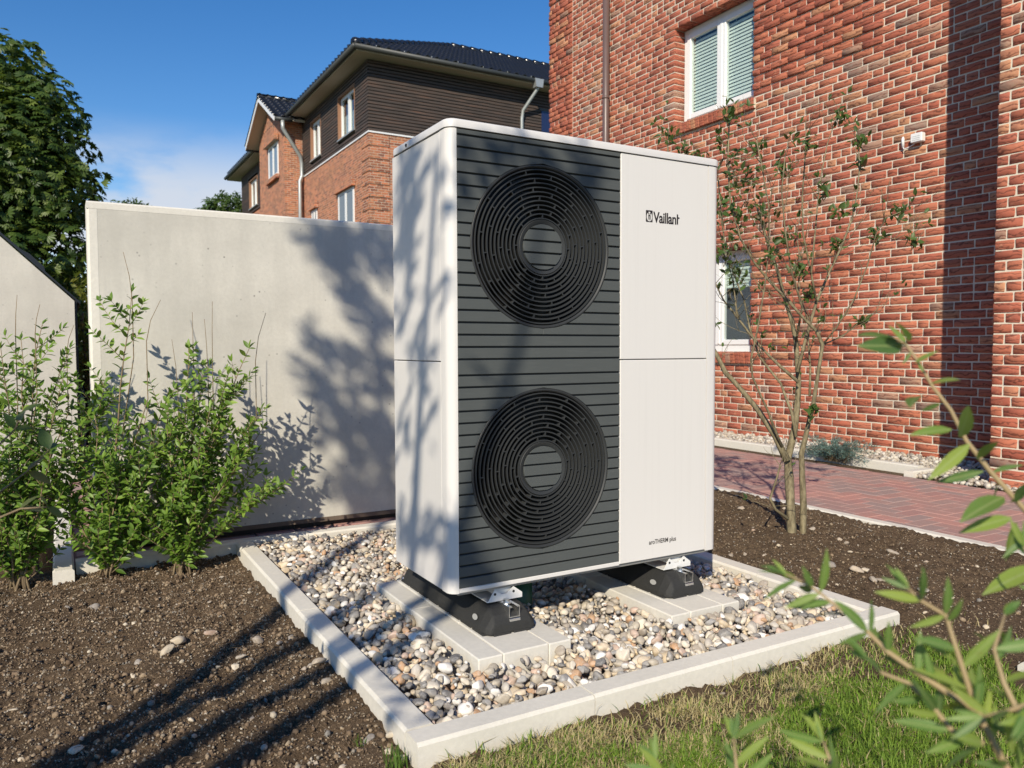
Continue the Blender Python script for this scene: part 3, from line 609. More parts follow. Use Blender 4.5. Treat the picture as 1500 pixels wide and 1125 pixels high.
# straw and root litter on the soil
lb=MB(); rl=random.Random(3)
for k in range(420):
    if k<260: x=rl.uniform(-1.5,-.36); y=rl.uniform(-.5,1.6)
    else: x=rl.uniform(1.52,2.9); y=rl.uniform(-.8,2.2)
    a=rl.uniform(0,6.28); L=rl.uniform(.015,.07); c=rl.uniform(-.5,.5)
    z=float(soil_h(np.array([x]),np.array([y]))[0])+.004
    p=[(x+math.cos(a+c*t)*L*t,y+math.sin(a+c*t)*L*t,z+.006*math.sin(3.1*t)+rl.uniform(0,.002)) for t in (0,.5,1)]
    lb.tube(p,.0007,3)
lit=lb.build('litter',plain('dry_litter',(.20,.14,.085),.9,vary=.4,nscale=15),soil,kind='stuff')
# stones lying on the soil
smesh=[]
for k in range(7):
    Vt,Ft=stone_template(2,100+k,.34,(1,rs.uniform(.6,.85),rs.uniform(.4,.65)),1.5,9)
    smesh.append(np_mesh('stone',Vt,Ft,MAT['soil_stone']))
def put_stone(x,y,s,k,name='stone',parent=None,meshes=None,zoff=.18):
    o=bpy.data.objects.new(name,meshes[k%len(meshes)]); COL.objects.link(o)
    z=float(soil_h(np.array([x]),np.array([y]))[0])
    o.location=(x,y,z+s*zoff); o.rotation_euler=(rl.uniform(-.4,.4),rl.uniform(-.4,.4),rl.uniform(0,6.28)); o.scale=(s,s,s)
    return adopt(o,parent)
for k,(x,y,z,s) in enumerate(SOIL_STONES): put_stone(x,y,s*1.1,k,'stone',soil,smesh)
xs,ys=soil_pts(170,np.random.RandomState(8),-.6,1.6,-1.5,2.9)
for k,(x,y) in enumerate(zip(xs,ys)): put_stone(float(x),float(y),.009+.018*rl.random()**2.5,k,'stone',soil,smesh)

# --- kerbs round the gravel bed (each stone its own piece)
kerb=thing('kerb',(-.275,-.45,-.15),None,None); kerb['kind']='structure'
def kstone(x0,x1,y0,y1,zt=0.0,zb=-.24,b=.008,parent=kerb,name='kerb_stone',mat='kerb'):
    m=MB(); f=b*.25
    if x1-x0>y1-y0: m.prism([(y0,zb),(y1,zb),(y1,zt-b),(y1-b,zt),(y0+b,zt),(y0,zt-b)],'x',x0,x1)
    else: m.prism([(x0,zb),(x1,zb),(x1,zt-b),(x1-b,zt),(x0+b,zt),(x0,zt-b)],'y',y0,y1)
    return recalc(m.build(name,MAT[mat],parent))
g=.0012; rk=random.Random(4)
ys_=[-.405,.085,.585,1.085,1.585,1.70]
for a,b in zip(ys_[:-1],ys_[1:]): kstone(-.315,-.236,a+g,b-g,rk.uniform(-.002,.002))
xs_=[-.315,.19,.69,1.19,1.485]
for a,b in zip(xs_[:-1],xs_[1:]): kstone(a+g*(a>-.3),b-g,-.486,-.408,rk.uniform(-.002,.002))
ys_=[-.405,.09,.59,1.09,1.59,1.70]
for a,b in zip(ys_[:-1],ys_[1:]): kstone(1.406,1.485,a+g,b-g,rk.uniform(-.002,.002))
xs_=[-.98,-.47,.03,.53,1.03,1.485]
for a,b in zip(xs_[:-1],xs_[1:]): kstone(a+g,b-g,1.702,1.780,rk.uniform(-.004,.0))
# kerb along the little side path and the strip in front of the wall
for a,b in ((1.60,2.10),(2.10,2.60),(2.60,3.10),(3.10,3.58)): kstone(-1.065,-.985,a+g,b-g,-.004)
# kerb at the far right between lawn and soil
for a,b in ((1.42,1.92),(1.92,2.42),(2.42,2.94)): kstone(a+g,b-g,-.985,-.905,-.012,b=.012)
# edging along the red paving
n=0
yy=-2.0
while yy<9.0:
    kstone(2.962,3.036,yy+g,yy+1.0-g,-.075+rk.uniform(-.003,.003)); yy+=1.0

# --- gravel bed
gb=MB(); gb.add([(-.236,-.409,-.088),(1.406,-.409,-.088),(1.406,1.702,-.088),(-.236,1.702,-.088)],[(0,1,2,3)])
gravel=gb.build('gravel_bed',MAT['sand']); tag(gravel,kind='structure')
PADS=((.0,.32),(.72,1.03)); PADY=(-.185,.66)
rs=np.random.RandomState(21)
P=[];S=[]
def layer(sp,z0,zr,s0,s1,keep):
    xs=np.arange(BED[0]+.012,BED[1]-.01,sp); ysn=np.arange(BED[2]+.012,BED[3]-.01,sp)
    A,B=np.meshgrid(xs,ysn); A=A.ravel()+rs.uniform(-.42,.42,A.size)*sp; B=B.ravel()+rs.uniform(-.42,.42,B.size)*sp
    ok=rs.uniform(0,1,A.size)<keep
    s=s0+(s1-s0)*rs.uniform(0,1,A.size)**1.7
    for a,b in PADS: ok&=~((A>a-.012)&(A<b+.012)&(B>PADY[0]-.012)&(B<PADY[1]+.012))
    ok&=(A>BED[0]+s*.35)&(A<BED[1]-s*.35)&(B>BED[2]+s*.35)&(B<BED[3]-s*.35)
    hump=.012*(vnoise(A*5,B*5,77)-.5)
    for a,b in PADS:
        dx=np.maximum(np.maximum(a-A,A-b),0); dy=np.maximum(np.maximum(PADY[0]-B,B-PADY[1]),0); hump=hump+.027*np.exp(-(np.hypot(dx,dy)/.10)**2)
    P.append(np.stack([A,B,z0+hump+rs.uniform(-zr,zr,A.size)],-1)[ok]); S.append(s[ok])
layer(.0235,-.040,.008,.018,.038,1.0)
layer(.027,-.022,.009,.017,.047,.9)
layer(.030,-.013,.007,.012,.034,.5)
P=np.concatenate(P); S=np.concatenate(S)
dist=np.linalg.norm(P-np.array(CAM),axis=1)
score=S/dist*np.where(P[:,2]>-.034,1,.3)
score=np.where(np.array([in_view(p) is not None for p in P]),score,0)
under=(P[:,0]>0)&(P[:,0]<1.1)&(P[:,1]>0)
score=np.where(under,score*.2,score)
order=np.argsort(-score); top=set(order[:300].tolist())
pm=[]
for k in range(9):
    Vt,Ft=stone_template(2,200+k,.22,(1,rs.uniform(.6,.95),rs.uniform(.42,.8)),1.3,6)
    pm.append(np_mesh('pebble',Vt,Ft,MAT['pebble_obj'],smooth=True))
for k,idx in enumerate(order[:300]):
    o=bpy.data.objects.new('pebble',pm[k%9]); COL.objects.link(o)
    o.location=P[idx]; o.rotation_euler=(rl.gauss(0,.5),rl.gauss(0,.5),rl.uniform(0,6.28)); s=S[idx]*1.12; o.scale=(s,s,s); adopt(o,gravel)
rest=order[300:]
vv=[];ff=[];rr=[];off=0
near=rest[:1000]; far=rest[1000:4300]; low=rest[4300:]
for sub,grp in ((2,near),(1,far),(0,low)):
    for k in range(6):
        g_=grp[k::6]; n=len(g_)
        t=stone_template(sub,220+k,.26,(1,.9-.06*k,.45+.06*k),1.3,6)
        m=yaw_tilt(n,rs,.45)*(S[g_]*1.12)[:,None,None]
        a,b,c=scatter(t,P[g_],m,rs.uniform(0,1,n)); vv.append(a);ff.append(b+off);rr.append(c);off+=len(a)
o=mesh_obj('pebbles',np_mesh('pebbles',np.concatenate(vv),np.concatenate(ff),MAT['pebble'],np.concatenate(rr),True),None,gravel); o['kind']='stuff'

# --- two foundation pads of concrete blocks
for k,(a,b) in enumerate(PADS):
    pad=thing('foundation_pad',((a+b)/2,.31,-.15),('strip of pale concrete blocks under the left rubber foot','strip of pale concrete blocks under the right rubber foot')[k],'pad','concrete pads in the gravel')
    for x0,x1,cuts in ((a,a+.081,(-.185,.315,.66)),(a+.082,b-.082,(-.185,.115,.415,.66)),(b-.0805,b,(-.185,.25,.66))):
        for c0,c1 in zip(cuts[:-1],cuts[1:]):
            dz=rk.uniform(-.0015,.0015)
            MB().box(x0,x1,c0+.0012,c1-.0012,-.14,.03+dz,.0035).build('concrete_block',MAT['pad'],pad)

# --- lawn
lawn_pts=[]
rs=np.random.RandomState(31)
n=112000
x=rs.uniform(-.45,1.75,n); y=rs.uniform(-1.42,-.49,n)
edge=.05+.10*(fbm(x*3,x*0+1,3,5)-.2)
dens=fbm(x*5,y*5,3,14)
ok=(y<-.49-edge*rs.uniform(0,1.3,n))&(rs.uniform(0,1,n)<np.clip((dens-.27)*3.4,.16,1))
ok&=~((x<-.28)&(y>-.62)); ok&=~((x>1.35+.2*(vnoise(y*6,y*0,3)-.5)))&(x+y*.25<1.32)
ok|=(rs.uniform(0,1,n)<.004)&(y<-.50)
x=x[ok];y=y[ok];n=len(x)
h=rs.uniform(.016,.045,n)*(.6+.8*fbm(x*7,y*7,2,4)); wd=rs.uniform(.0009,.0018,n); az=rs.uniform(0,2*np.pi,n); ln=rs.uniform(.15,1.1,n)
z0=soil_h(x,y)-.002
dry=fbm(x*3.2,y*3.2,3,60)+.22*np.exp(-((y+.56)/.13)**2)
rr=np.where(rs.uniform(0,1,n)<np.clip((dry-.40)*2.4,.08,.8),rs.uniform(.60,1,n),rs.uniform(0,.55,n))
ln=np.where(rr>.55,ln*1.5,ln)
dx,dy=np.cos(az),np.sin(az); px,py=-dy,dx
def lvl(t,w):
    b=ln*h*t*t; zz=z0+h*t*(1-.35*np.minimum(ln,1.4)*t)
    cx=x+dx*b; cy=y+dy*b
    return np.stack([cx-px*wd*w,cy-py*wd*w,zz],-1),np.stack([cx+px*wd*w,cy+py*wd*w,zz],-1)
a0,b0=lvl(0,1);a1,b1=lvl(.55,.85);a2,_=lvl(1,0)
V=np.stack([a0,b0,a1,b1,a2],1).reshape(-1,3)
base=(np.arange(n)*5)[:,None]
F=np.concatenate([base+np.array([[0,1,3]]),base+np.array([[0,3,2]]),base+np.array([[2,3,4]])])
def tuft(cx,cy,n_,hmax,spread,name,label,seed):
    r=random.Random(seed); m=MB()
    for q in range(n_):
        a=r.uniform(0,6.28); d=r.uniform(0,spread); x_,y_=cx+math.cos(a)*d,cy+math.sin(a)*d; z_=float(soil_h(np.array([x_]),np.array([y_]))[0])-.003
        hh=hmax*r.uniform(.5,1); b=r.uniform(0,6.28); ln_=r.uniform(.1,.7)*hh; px_,py_=-math.sin(b)*.0016,math.cos(b)*.0016
        P5=[(x_-px_,y_-py_,z_),(x_+px_,y_+py_,z_),(x_+math.cos(b)*ln_*.35-px_*.8,y_+math.sin(b)*ln_*.35-py_*.8,z_+hh*.6),(x_+math.cos(b)*ln_*.35+px_*.8,y_+math.sin(b)*ln_*.35+py_*.8,z_+hh*.6),(x_+math.cos(b)*ln_,y_+math.sin(b)*ln_,z_+hh)]
        m.add(P5,[(0,1,3,2),(2,3,4)])
    o=m.build(name,leaf_mat(name,[(0,(.10,.18,.03)),(1,(.20,.28,.05))],False,.3)); return tag(o,label,'grass',kind='stuff')
tuft(-.36,-.46,46,.055,.035,'grass_tuft','small green grass tuft at the front left corner of the kerb',1)
tuft(-.40,-.30,16,.03,.02,'weed_sprout','tiny weed sprout in the soil beside the left kerb',2)
lawn=mesh_obj('lawn_grass',np_mesh('lawn_grass',V,F,MAT['grass'],np.repeat(rr,5)),None)
tag(lawn,'thin patchy lawn with dry straw in front of the kerb','grass',kind='stuff')

# --- red block paving, herringbone
mb=MB(); mb.add([(3.03,-3,-.0995),(4.66,-3,-.0995),(4.66,12,-.0995),(3.03,12,-.0995)],[(0,1,2,3)])
pav=mb.build('paving',MAT['sand']); tag(pav,kind='structure')
pb=[]
for ix in range(-2,18):
    for iy in range(-24,108):
        d=(ix-iy)%4; x0=3.04+ix*.1; y0=iy*.1
        if d==0: q=(x0,x0+.2,y0,y0+.1)
        elif d==3: q=(x0,x0+.1,y0,y0+.2)
        else: continue
        q=(max(q[0],3.038),min(q[1],4.652),q[2],q[3])
        if q[1]-q[0]<.02: continue
        pb.append(q)
def pscore(q):
    c=((q[0]+q[1])/2,(q[2]+q[3])/2,-.09); z=in_view(c)
    if z is None: return 0
    d=Vector(c)-CAM; xi=d.dot(RIGHT)/z*1150+750
    if xi<1045: return .0001/z
    return 1/z
pb.sort(key=lambda q:-pscore(q))
pmesh={}
vv=[];ff=[];rr=[];off=0
for k,q in enumerate(pb):
    lx,ly=q[1]-q[0],q[3]-q[2]; dz=rk.uniform(-.0012,.0012)
    if k<300:
        key=(round(lx,3),round(ly,3))
        if key not in pmesh: pmesh[key]=MB().box(-lx/2+.0018,lx/2-.0018,-ly/2+.0018,ly/2-.0018,-.05,0,.004).mesh('paver',MAT['paver_obj'])
        o=bpy.data.objects.new('paver',pmesh[key]); COL.objects.link(o); o.location=((q[0]+q[1])/2,(q[2]+q[3])/2,-.09+dz); adopt(o,pav)
    else:
        m=MB().box(q[0]+.0018,q[1]-.0018,q[2]+.0018,q[3]-.0018,-.12,-.09+dz,.004)
        tri=[]
        for f in m.f:
            for t in range(1,len(f)-1): tri.append((f[0],f[t],f[t+1]))
        vv.append(np.array(m.v)); ff.append(np.array(tri)+off); rr.append(np.full(len(m.v),rk.random())); off+=len(m.v)
o=mesh_obj('pavers',np_mesh('pavers',np.concatenate(vv),np.concatenate(ff),MAT['paver'],np.concatenate(rr)),None,pav); o['kind']='stuff'

# --- side path and strip of red pavers under the concrete wall
sp=MB(); sp.add([(-.99,1.78,-.075),(1.5,1.78,-.075),(1.5,2.2,-.075),(-.99,2.2,-.075)],[(0,1,2,3)])
sp.add([(-.984,2.2,-.0745),(-.40,2.2,-.0745),(-.40,9,-.0745),(-.984,9,-.0745)],[(0,1,2,3)])
path=sp.build('path',MAT['sand']); tag(path,kind='structure')
kx=-.978
while kx<1.4:
    o=MB().box(kx+.002,kx+.198,1.784,1.884,-.09,-.022+rk.uniform(-.002,.002),.005).build('paver',MAT['paver_obj'],path)
    MB().box(kx+.002,kx+.198,1.888,1.988,-.09,-.022+rk.uniform(-.002,.002),.005).build('paver',MAT['paver_obj'],path); kx+=.2
for iy in range(22):
    for ix in range(3):
        MB().box(-.98+ix*.2+.002,-.78+ix*.2-.002,2.22+iy*.1+.002,2.32+iy*.1-.002,-.1,-.05+rk.uniform(-.002,.002),.005).build('paver',MAT['paver_obj'],path)

# --- gravel verge along the house with its kerb
mb=MB(); mb.add([(4.65,-3,-.105),(5.75,-3,-.105),(5.75,12,-.105),(4.65,12,-.105)],[(0,1,2,3)])
verge=mb.build('gravel_verge',MAT['soil']); tag(verge,kind='structure')
rs=np.random.RandomState(41); n=9000
x=rs.uniform(4.67,5.70,n); y=rs.uniform(-1.0,8.4,n)
ok=((x>4.94)&(y>1.62))|((y<1.62)&(y>1.05)&(x>4.70))|((x<4.80)&(y<=1.05)); x=x[ok];y=y[ok];n=len(x)
s=rs.uniform(.025,.06,n); pos=np.stack([x,y,-.085+rs.uniform(-.01,.02,n)],-1)
a,b,c=scatter(stone_template(0,300,.25,(1,.8,.6),1.2,0),pos,yaw_tilt(n,rs,.5)*s[:,None,None],rs.uniform(0,1,n))
o=mesh_obj('verge_pebbles',np_mesh('verge_pebbles',a,b,MAT['white_stone'],c,True),None,verge); o['kind']='stuff'
vk=thing('verge_kerb',(4.89,1.62,-.15),None,None); vk['kind']='structure'
yy=1.62
while yy<8.4: kstone(4.85,4.93,yy+g,yy+1-g,-.030,parent=vk); yy+=1.0
kstone(4.66,4.93,1.53,1.612,-.045,parent=vk)

# --- concrete wall panel
cw=thing('concrete_wall',(.2,1.99,.0),'tall pale fair-faced concrete wall panel standing behind the gravel bed','wall')
WX0,WX1,WY0,WY1,WZ0,WZ1=-.895,1.22,1.915,2.075,.018,1.588
MB().box(WX0+.028,WX1,WY0,WY1-.002,WZ0,WZ1-.022,.0).build('panel',MAT['wall'],cw)
# slightly proud paler rim along top and left edge left by the formwork
e=MB().prism([(WY0-.0008,WZ1-.034),(WY0-.0008,WZ1-.008),(WY0+.008,WZ1),(WY1-.01,WZ1),(WY1,WZ1-.01),(WY1,WZ1-.034)],'x',WX0,WX1+.002)
recalc(e.build('top_rim',MAT['wall_edge'],cw))
e=MB().prism([(WX0,WY0+.010),(WX0+.010,WY0-.0008),(WX0+.042,WY0-.0008),(WX0+.042,WY1+.002),(WX0,WY1+.002)],'z',WZ0,WZ1-.035)
recalc(e.build('side_rim',MAT['wall_edge'],cw))
MB().box(WX0+.02,WX1-.02,WY0+.03,WY1-.03,-.09,WZ0+.006).build('gap_shade_block',plain('gap_shade',(.05,.045,.04),.95),cw)  # near-black block paints in the shade of the gap below the wall
MB().box(WX0+.01,WX1,WY0-.004,WY0+.022,WZ0-.012,WZ0+.010).build('base_strip',plain('weathered_batten',(.14,.105,.08),.9,vary=.3),cw)

# --- gable-ended concrete shed at the left
sh=thing('concrete_shed',(-2.2,4.7,-.1),'pale concrete shed end with a sloping dark tiled roof edge at the left','shed')
sy=4.60; ex=-.915; ez=1.275
poly=[(-6.6,-.12),(ex,-.12),(ex,ez),(ex-2.0,ez+2.0*.99),(-6.6,ez+2.0*.99-.8)]
recalc(MB().prism(poly,'y',sy,sy+.16).build('gable_wall',MAT['wall'],sh))
rb=MB()
def rs_pt(t,up): return (ex+.02-t, ez+.99*t+up)
rb.prism([rs_pt(-.02,-.005),rs_pt(-.02,.014),rs_pt(2.02,.014),rs_pt(2.02,-.005)],'y',sy+.012,sy+5)
rfo=recalc(rb.build('roof_edge',MAT['tile'],sh))
for k in range(9):
    t=.20+.285*k
    recalc(MB().prism([rs_pt(t,.012),rs_pt(t+.01,.050),rs_pt(t+.10,.050),rs_pt(t+.15,.028),rs_pt(t+.27,.022),rs_pt(t+.28,.012)],'y',sy+.10,sy+1.2).build('roof_tile',MAT['tile'],rfo))
MB().box(ex+.004,ex+.018,sy+.02,sy+5,-.12,ez+.01).build('side_cladding',MAT['black'],sh)

# ================================================================== BRICK HOUSE (right)
HX=5.70; CZ=.074; Z0=-.10
house=thing('brick_house',(5.9,4.5,-.1),'sunlit red brick house on the right with white windows','house')
WIN=dict(up=(4.18,5.47,3.665,4.856),low=(4.18,5.47,.853,2.044))
SIL=dict(up=(4.14,5.51,3.545,3.665),low=(4.14,5.51,.733,.853))
HY0,HY1,HZ=-1.8,8.35,7.1
BX,BY=4.80,1.045
# mortar body
wallm=MB()
def wall_rect(y0,y1,z0,z1): wallm.box(HX+.0065,HX+.36,y0,y1,z0,z1)
wy0,wy1=4.174,5.476
wall_rect(BY-.3,wy0,Z0-.05,HZ); wall_rect(wy1,HY1-.004,Z0-.05,HZ)
wall_rect(wy0,wy1,Z0-.05,.845); wall_rect(wy0,wy1,2.052,3.657); wall_rect(wy0,wy1,4.864,HZ)
wallm.box(BX+.0065,HX+.30,HY0,BY-.005,Z0-.05,HZ)
wall=wallm.build('wall',MAT['mortar'],house)
bricks=[]   # (x_front,y0,y1,z0,depth)
rb_=random.Random(12)
PREV={}
def fill(y0,y1,z,xf,depth=.17,zone=None):
    """one course in wild bond: joints never stand above those of the course below"""
    key=xf; prev=PREV.get(key,[]); now=[]; y=y0; first=True
    while y<y1-.012:
        opts=[.211,.1005] if rb_.random()<.72 else [.1005,.211]
        if first: opts=rb_.choice(([.1005,.211,.155],[.155,.211,.1005],[.211,.155,.1005]))
        best=None
        for L in opts:
            d=min([abs(q-(y+L)) for q in prev] or [1])
            if d>.036: best=L; break
        if best is None: best=max(opts,key=lambda L:min([abs(q-(y+L)) for q in prev] or [1]))
        first=False; e=min(y+best,y1)
        if y1-e<.075: e=y1 if (y1-y)<.255 else y1-.1105
        if y1-e<.012: e=y1
        xo=zone[1] if zone and (y+e)/2>zone[0] else 0
        bricks.append((xf+xo+max(-.002,min(.002,rb_.gauss(0,.0012))),y,e,z,depth)); now.append(e); y=e+.0105
    NOW.setdefault(key,[]).extend(now)
NOW={}
nc=int((HZ-Z0)/CZ)
for c in range(nc):
    PREV=NOW; NOW={}
    z=Z0+c*CZ; zt=z+.065
    segs=[(BY+.0,HY1)]
    for w in ('up','low'):
        y0,y1,z0,z1=WIN[w]; s0,s1,sz0,sz1=SIL[w]
        if zt>z0+.0 and z<z1-.0 and not (zt-z0<.02 or z1-z<.02): cut=(y0,y1)
        elif zt>sz0+.02 and z<sz1-.02: cut=(s0,s1)
        else: continue
        ns=[]
        for a,b in segs:
            if cut[0]>a: ns.append((a,min(b,cut[0])))
            if cut[1]<b: ns.append((max(a,cut[1]),b))
        segs=ns
    for a,b in segs:
        # relief zones: split at zone edges
        zone=None
        if b<=4.2 and ((3.60<z<7.0) or (.70<z<2.06)): zone=(2.96 if z<3 else 2.62,b,'band')
        if zone:
            xo=-.017 if c%2==0 else 0
            fill(a,b,z,HX,.17,(zone[0],xo))
        elif b>8.3:
            q=7.72
            fill(a,q-.01,z,HX); fill(q,b,z,HX+(-.016 if c%4 else 0))
        else: fill(a,b,z,HX)
    fill(HY0,BY,z,BX)
def bscore(b):
    c=(b[0],(b[1]+b[2])/2,b[3]+.03); z=in_view(c,.02)
    if z is None: return 0
    d=Vector(c)-CAM; xi=d.dot(RIGHT)/z*1150+750; yi=d.dot(DOWN)/z*1150+562
    if xi<1046 and yi>180+(xi-650)*.15: return .001/z
    return (b[2]-b[1])/(z*z)
bricks.sort(key=lambda b:-bscore(b))
def brick_tmpl(L,seed):
    rs=np.random.RandomState(seed); m=MB().box(0,.17,-L/2,L/2,0,.0645,.0055)
    V=np.array(m.v); V+=np.clip(rs.normal(0,.0014,V.shape),-.0025,.0025)
    tri=[]
    for f in m.f:
        for t in range(1,len(f)-1): tri.append((f[0],f[t],f[t+1]))
    return V,np.array(tri)
TB={('s',k):brick_tmpl(.211,k) for k in range(6)}; TB.update({('h',k):brick_tmpl(.1005,50+k) for k in range(4)})
BMESH={k:np_mesh('brick',v[0],v[1],MAT['brick_obj']) for k,v in TB.items()}
groups={}
for k,b in enumerate(bricks):
    L=b[2]-b[1]; key=('s',k%6) if L>.15 else ('h',k%4); L0=.211 if L>.15 else .1005
    if k<300:
        o=bpy.data.objects.new('brick',BMESH[key]); COL.objects.link(o)
        o.location=(b[0],(b[1]+b[2])/2,b[3]); o.scale=(1,L/L0,1); o.rotation_euler=(rb_.gauss(0,.004),0,rb_.gauss(0,.003)); adopt(o,wall)
    else: groups.setdefault(key,[]).append((b[0],(b[1]+b[2])/2,b[3],L/L0))
vv=[];ff=[];rr=[];off=0; rs=np.random.RandomState(9)
for key,lst in groups.items():
    A=np.array(lst); m=np.zeros((len(A),3,3)); m[:,0,0]=1;m[:,1,1]=A[:,3];m[:,2,2]=1
    a,b,c=scatter(TB[key],A[:,:3],m,rs.uniform(0,1,len(A))); vv.append(a);ff.append(b+off);rr.append(c);off+=len(a)
o=mesh_obj('bricks',np_mesh('bricks',np.concatenate(vv),np.concatenate(ff),MAT['brick'],np.concatenate(rr)),None,wall); o['kind']='stuff'
# windows
def house_window(key):
    y0,y1,z0,z1=WIN[key]; xf=HX+.165
    m=MB(); fw=.075
    m.box(xf,xf+.07,y0,y0+fw,z0,z1,.004); m.box(xf,xf+.07,y1-fw,y1,z0,z1,.004)
    m.box(xf+.001,xf+.069,y0+fw,y1-fw,z0,z0+fw+.02,.004); m.box(xf+.001,xf+.069,y0+fw,y1-fw,z1-fw,z1,.004)
    win=m.build('window',MAT['white_pvc'],house)
    ym=(y0+y1)/2
    # two sashes
    for a,b in ((y0+fw*.8,ym-.008),(ym+.008,y1-fw*.8)):
        s=MB(); t=.062; c0,c1=z0+fw*.9+.02,z1-fw*.8
        s.box(xf-.014,xf+.05,a,a+t,c0,c1,.005); s.box(xf-.014,xf+.05,b-t,b,c0,c1,.005)
        s.box(xf-.013,xf+.05,a+t,b-t,c0,c0+t,.005); s.box(xf-.013,xf+.05,a+t,b-t,c1-t,c1,.005)
        s.build('sash',MAT['white_pvc'],win)
        MB().box(xf+.010,xf+.016,a+t-.006,b-t+.006,c0+t-.006,c1-t+.006).build('pane',MAT['glass'],win)
        bl=MB(); zz=c1-t-.02
        bot=c0+t-.02 if key=='up' else z0+.80
        while zz>bot:
            bl.add([(xf+.050,a+t-.02,zz-.040),(xf+.050,b-t+.02,zz-.040),(xf+.053,b-t+.02,zz-.020),(xf+.053,a+t-.02,zz-.020),(xf+.066,b-t+.02,zz),(xf+.066,a+t-.02,zz)],[(0,1,2,3),(3,2,4,5)]); zz-=.041
        bl.tube([(xf+.062,a+t+.09,bot),(xf+.062,a+t+.09,c1)],.001,4); bl.tube([(xf+.062,b-t-.09,bot),(xf+.062,b-t-.09,c1)],.001,4)
        o=bl.build('blind',MAT['blind'],win,kind='stuff')
    MB().box(xf-.02,xf+.03,ym-.02,ym+.02,z0+.1,z1-.08,.004).build('mullion',MAT['white_pvc'],win)
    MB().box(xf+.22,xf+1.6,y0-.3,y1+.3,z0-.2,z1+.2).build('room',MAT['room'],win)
    # rowlock sill
    s0,s1,sz0,sz1=SIL[key]
    bed=MB().box(HX-.026,HX+.10,s0+.003,s1-.003,sz0+.004,sz1-.012).build('window_sill',MAT['mortar'],house)
    n=int((s1-s0)/.075)
    for k in range(n):
        a=s0+(s1-s0)/n*k
        m=MB().box(-.045,.115,.004,(s1-s0)/n-.005,0,.118,.006).build('brick',MAT['brick_obj'],bed)
        m.location=(HX+rb_.gauss(0,.001),a,sz0); m.rotation_euler=(0,math.radians(-7),0)
house_window('up'); house_window('low')
# downpipe on the wall
dp=MB().tube([(HX-.075,6.79,-.05),(HX-.075,6.79,7.0)],.047,16).build('downpipe',MAT['pipe_brown'],house,True)
for z in (.9,2.6,4.35,6.0):
    MB().tube([(HX-.075,6.79,z),(HX-.075,6.79,z+.035)],.053,16).build('pipe_clamp',MAT['pipe_brown'],dp,True)
# wall sensor with cable gland
sn=thing('wall_sensor',(HX-.02,2.21,2.78),'small white sensor box with cable stub high on the brick wall','sensor')
MB().box(HX-.062,HX-.006,2.155,2.265,2.735,2.815,.006).build('housing',MAT['white_pvc'],sn)
for k in range(3): MB().box(HX-.0632,HX-.0615,2.175,2.245,2.752+.016*k,2.756+.016*k).build('groove',plain('groove_grey',(.45,.46,.46),.6),sn)
MB().tube([(HX-.02,2.36,2.72),(HX-.024,2.36,2.80),(HX-.02,2.36,2.82)],[.012,.014,.006],10).build('cable_gland',MAT['white_pvc'],sn,True)
MB().tube([(HX-.02,2.36,2.735),(HX-.03,2.345,2.705),(HX-.014,2.31,2.716),(HX-.014,2.25,2.735)],.005,6).build('cable',MAT['white_pvc'],sn,True)

# ================================================================== HOUSE BEHIND
FX,FY=6.90,19.95; EX,EY=6.30,19.35; EZ=9.40; TBZ=7.17; SOF=9.25
hb=thing('house_behind',(9.5,24,-.1),'brick and dark timber house with a black tiled hip roof beyond the concrete wall','house')
MB().box(FX,16,FY,38.2,-.1,TBZ).build('brick_wall',MAT['far_brick'],hb)
MB().box(FX+.26,16,FY+.04,38.19,TBZ,SOF+.2).build('timber_backing',MAT['timber_dark'],hb)
# quoin blocks at the corner
for k in range(20):
    z=TBZ-.36-k*.37
    if z<2.0: break
    MB().box(FX-.022,FX+.62,FY-.022,FY+.62,z,z+.30).build('quoin',MAT['far_brick'],hb)
MB().box(FX-.03,16,FY-.03,FY+.02,TBZ,TBZ+.045).build('band_course',MAT['white_pvc'],hb)
MB().box(FX-.03,FX+.02,FY+.022,27.04,TBZ,TBZ+.045).build('band_course',MAT['white_pvc'],hb)
FW=[(21.15,22.72,7.55,8.86),(24.72,25.9,7.55,8.86)]
n=21; sh_=(SOF-TBZ-.06)/n
for k in range(n):
    z=TBZ+.055+k*sh_; d=rk.uniform(-.004,.004)
    MB().box(FX-.002,14.5,FY-.03+d,FY+.035,z,z+sh_*.74).build('timber_slat',MAT['timber'],hb)
    segs=[(FY-.028,27.03)]
    for (y0,y1,z0,z1) in FW:
        if z+sh_>z0-.05 and z<z1+.05:
            ns=[]
            for a,b in segs:
                if y0-.06>a and y0-.06<b: ns.append((a,y0-.06)); ns.append((y1+.06,b))
                else: ns.append((a,b))
            segs=ns
    for a,b in segs+([(31.25,34.6),(36.55,38.2)] if 7.42<z+.1<8.95 else [(31.25,38.2)]): MB().box(FX-.03+d,FX+.035,a+.003,b,z,z+sh_*.74).build('timber_slat',MAT['timber'],hb)
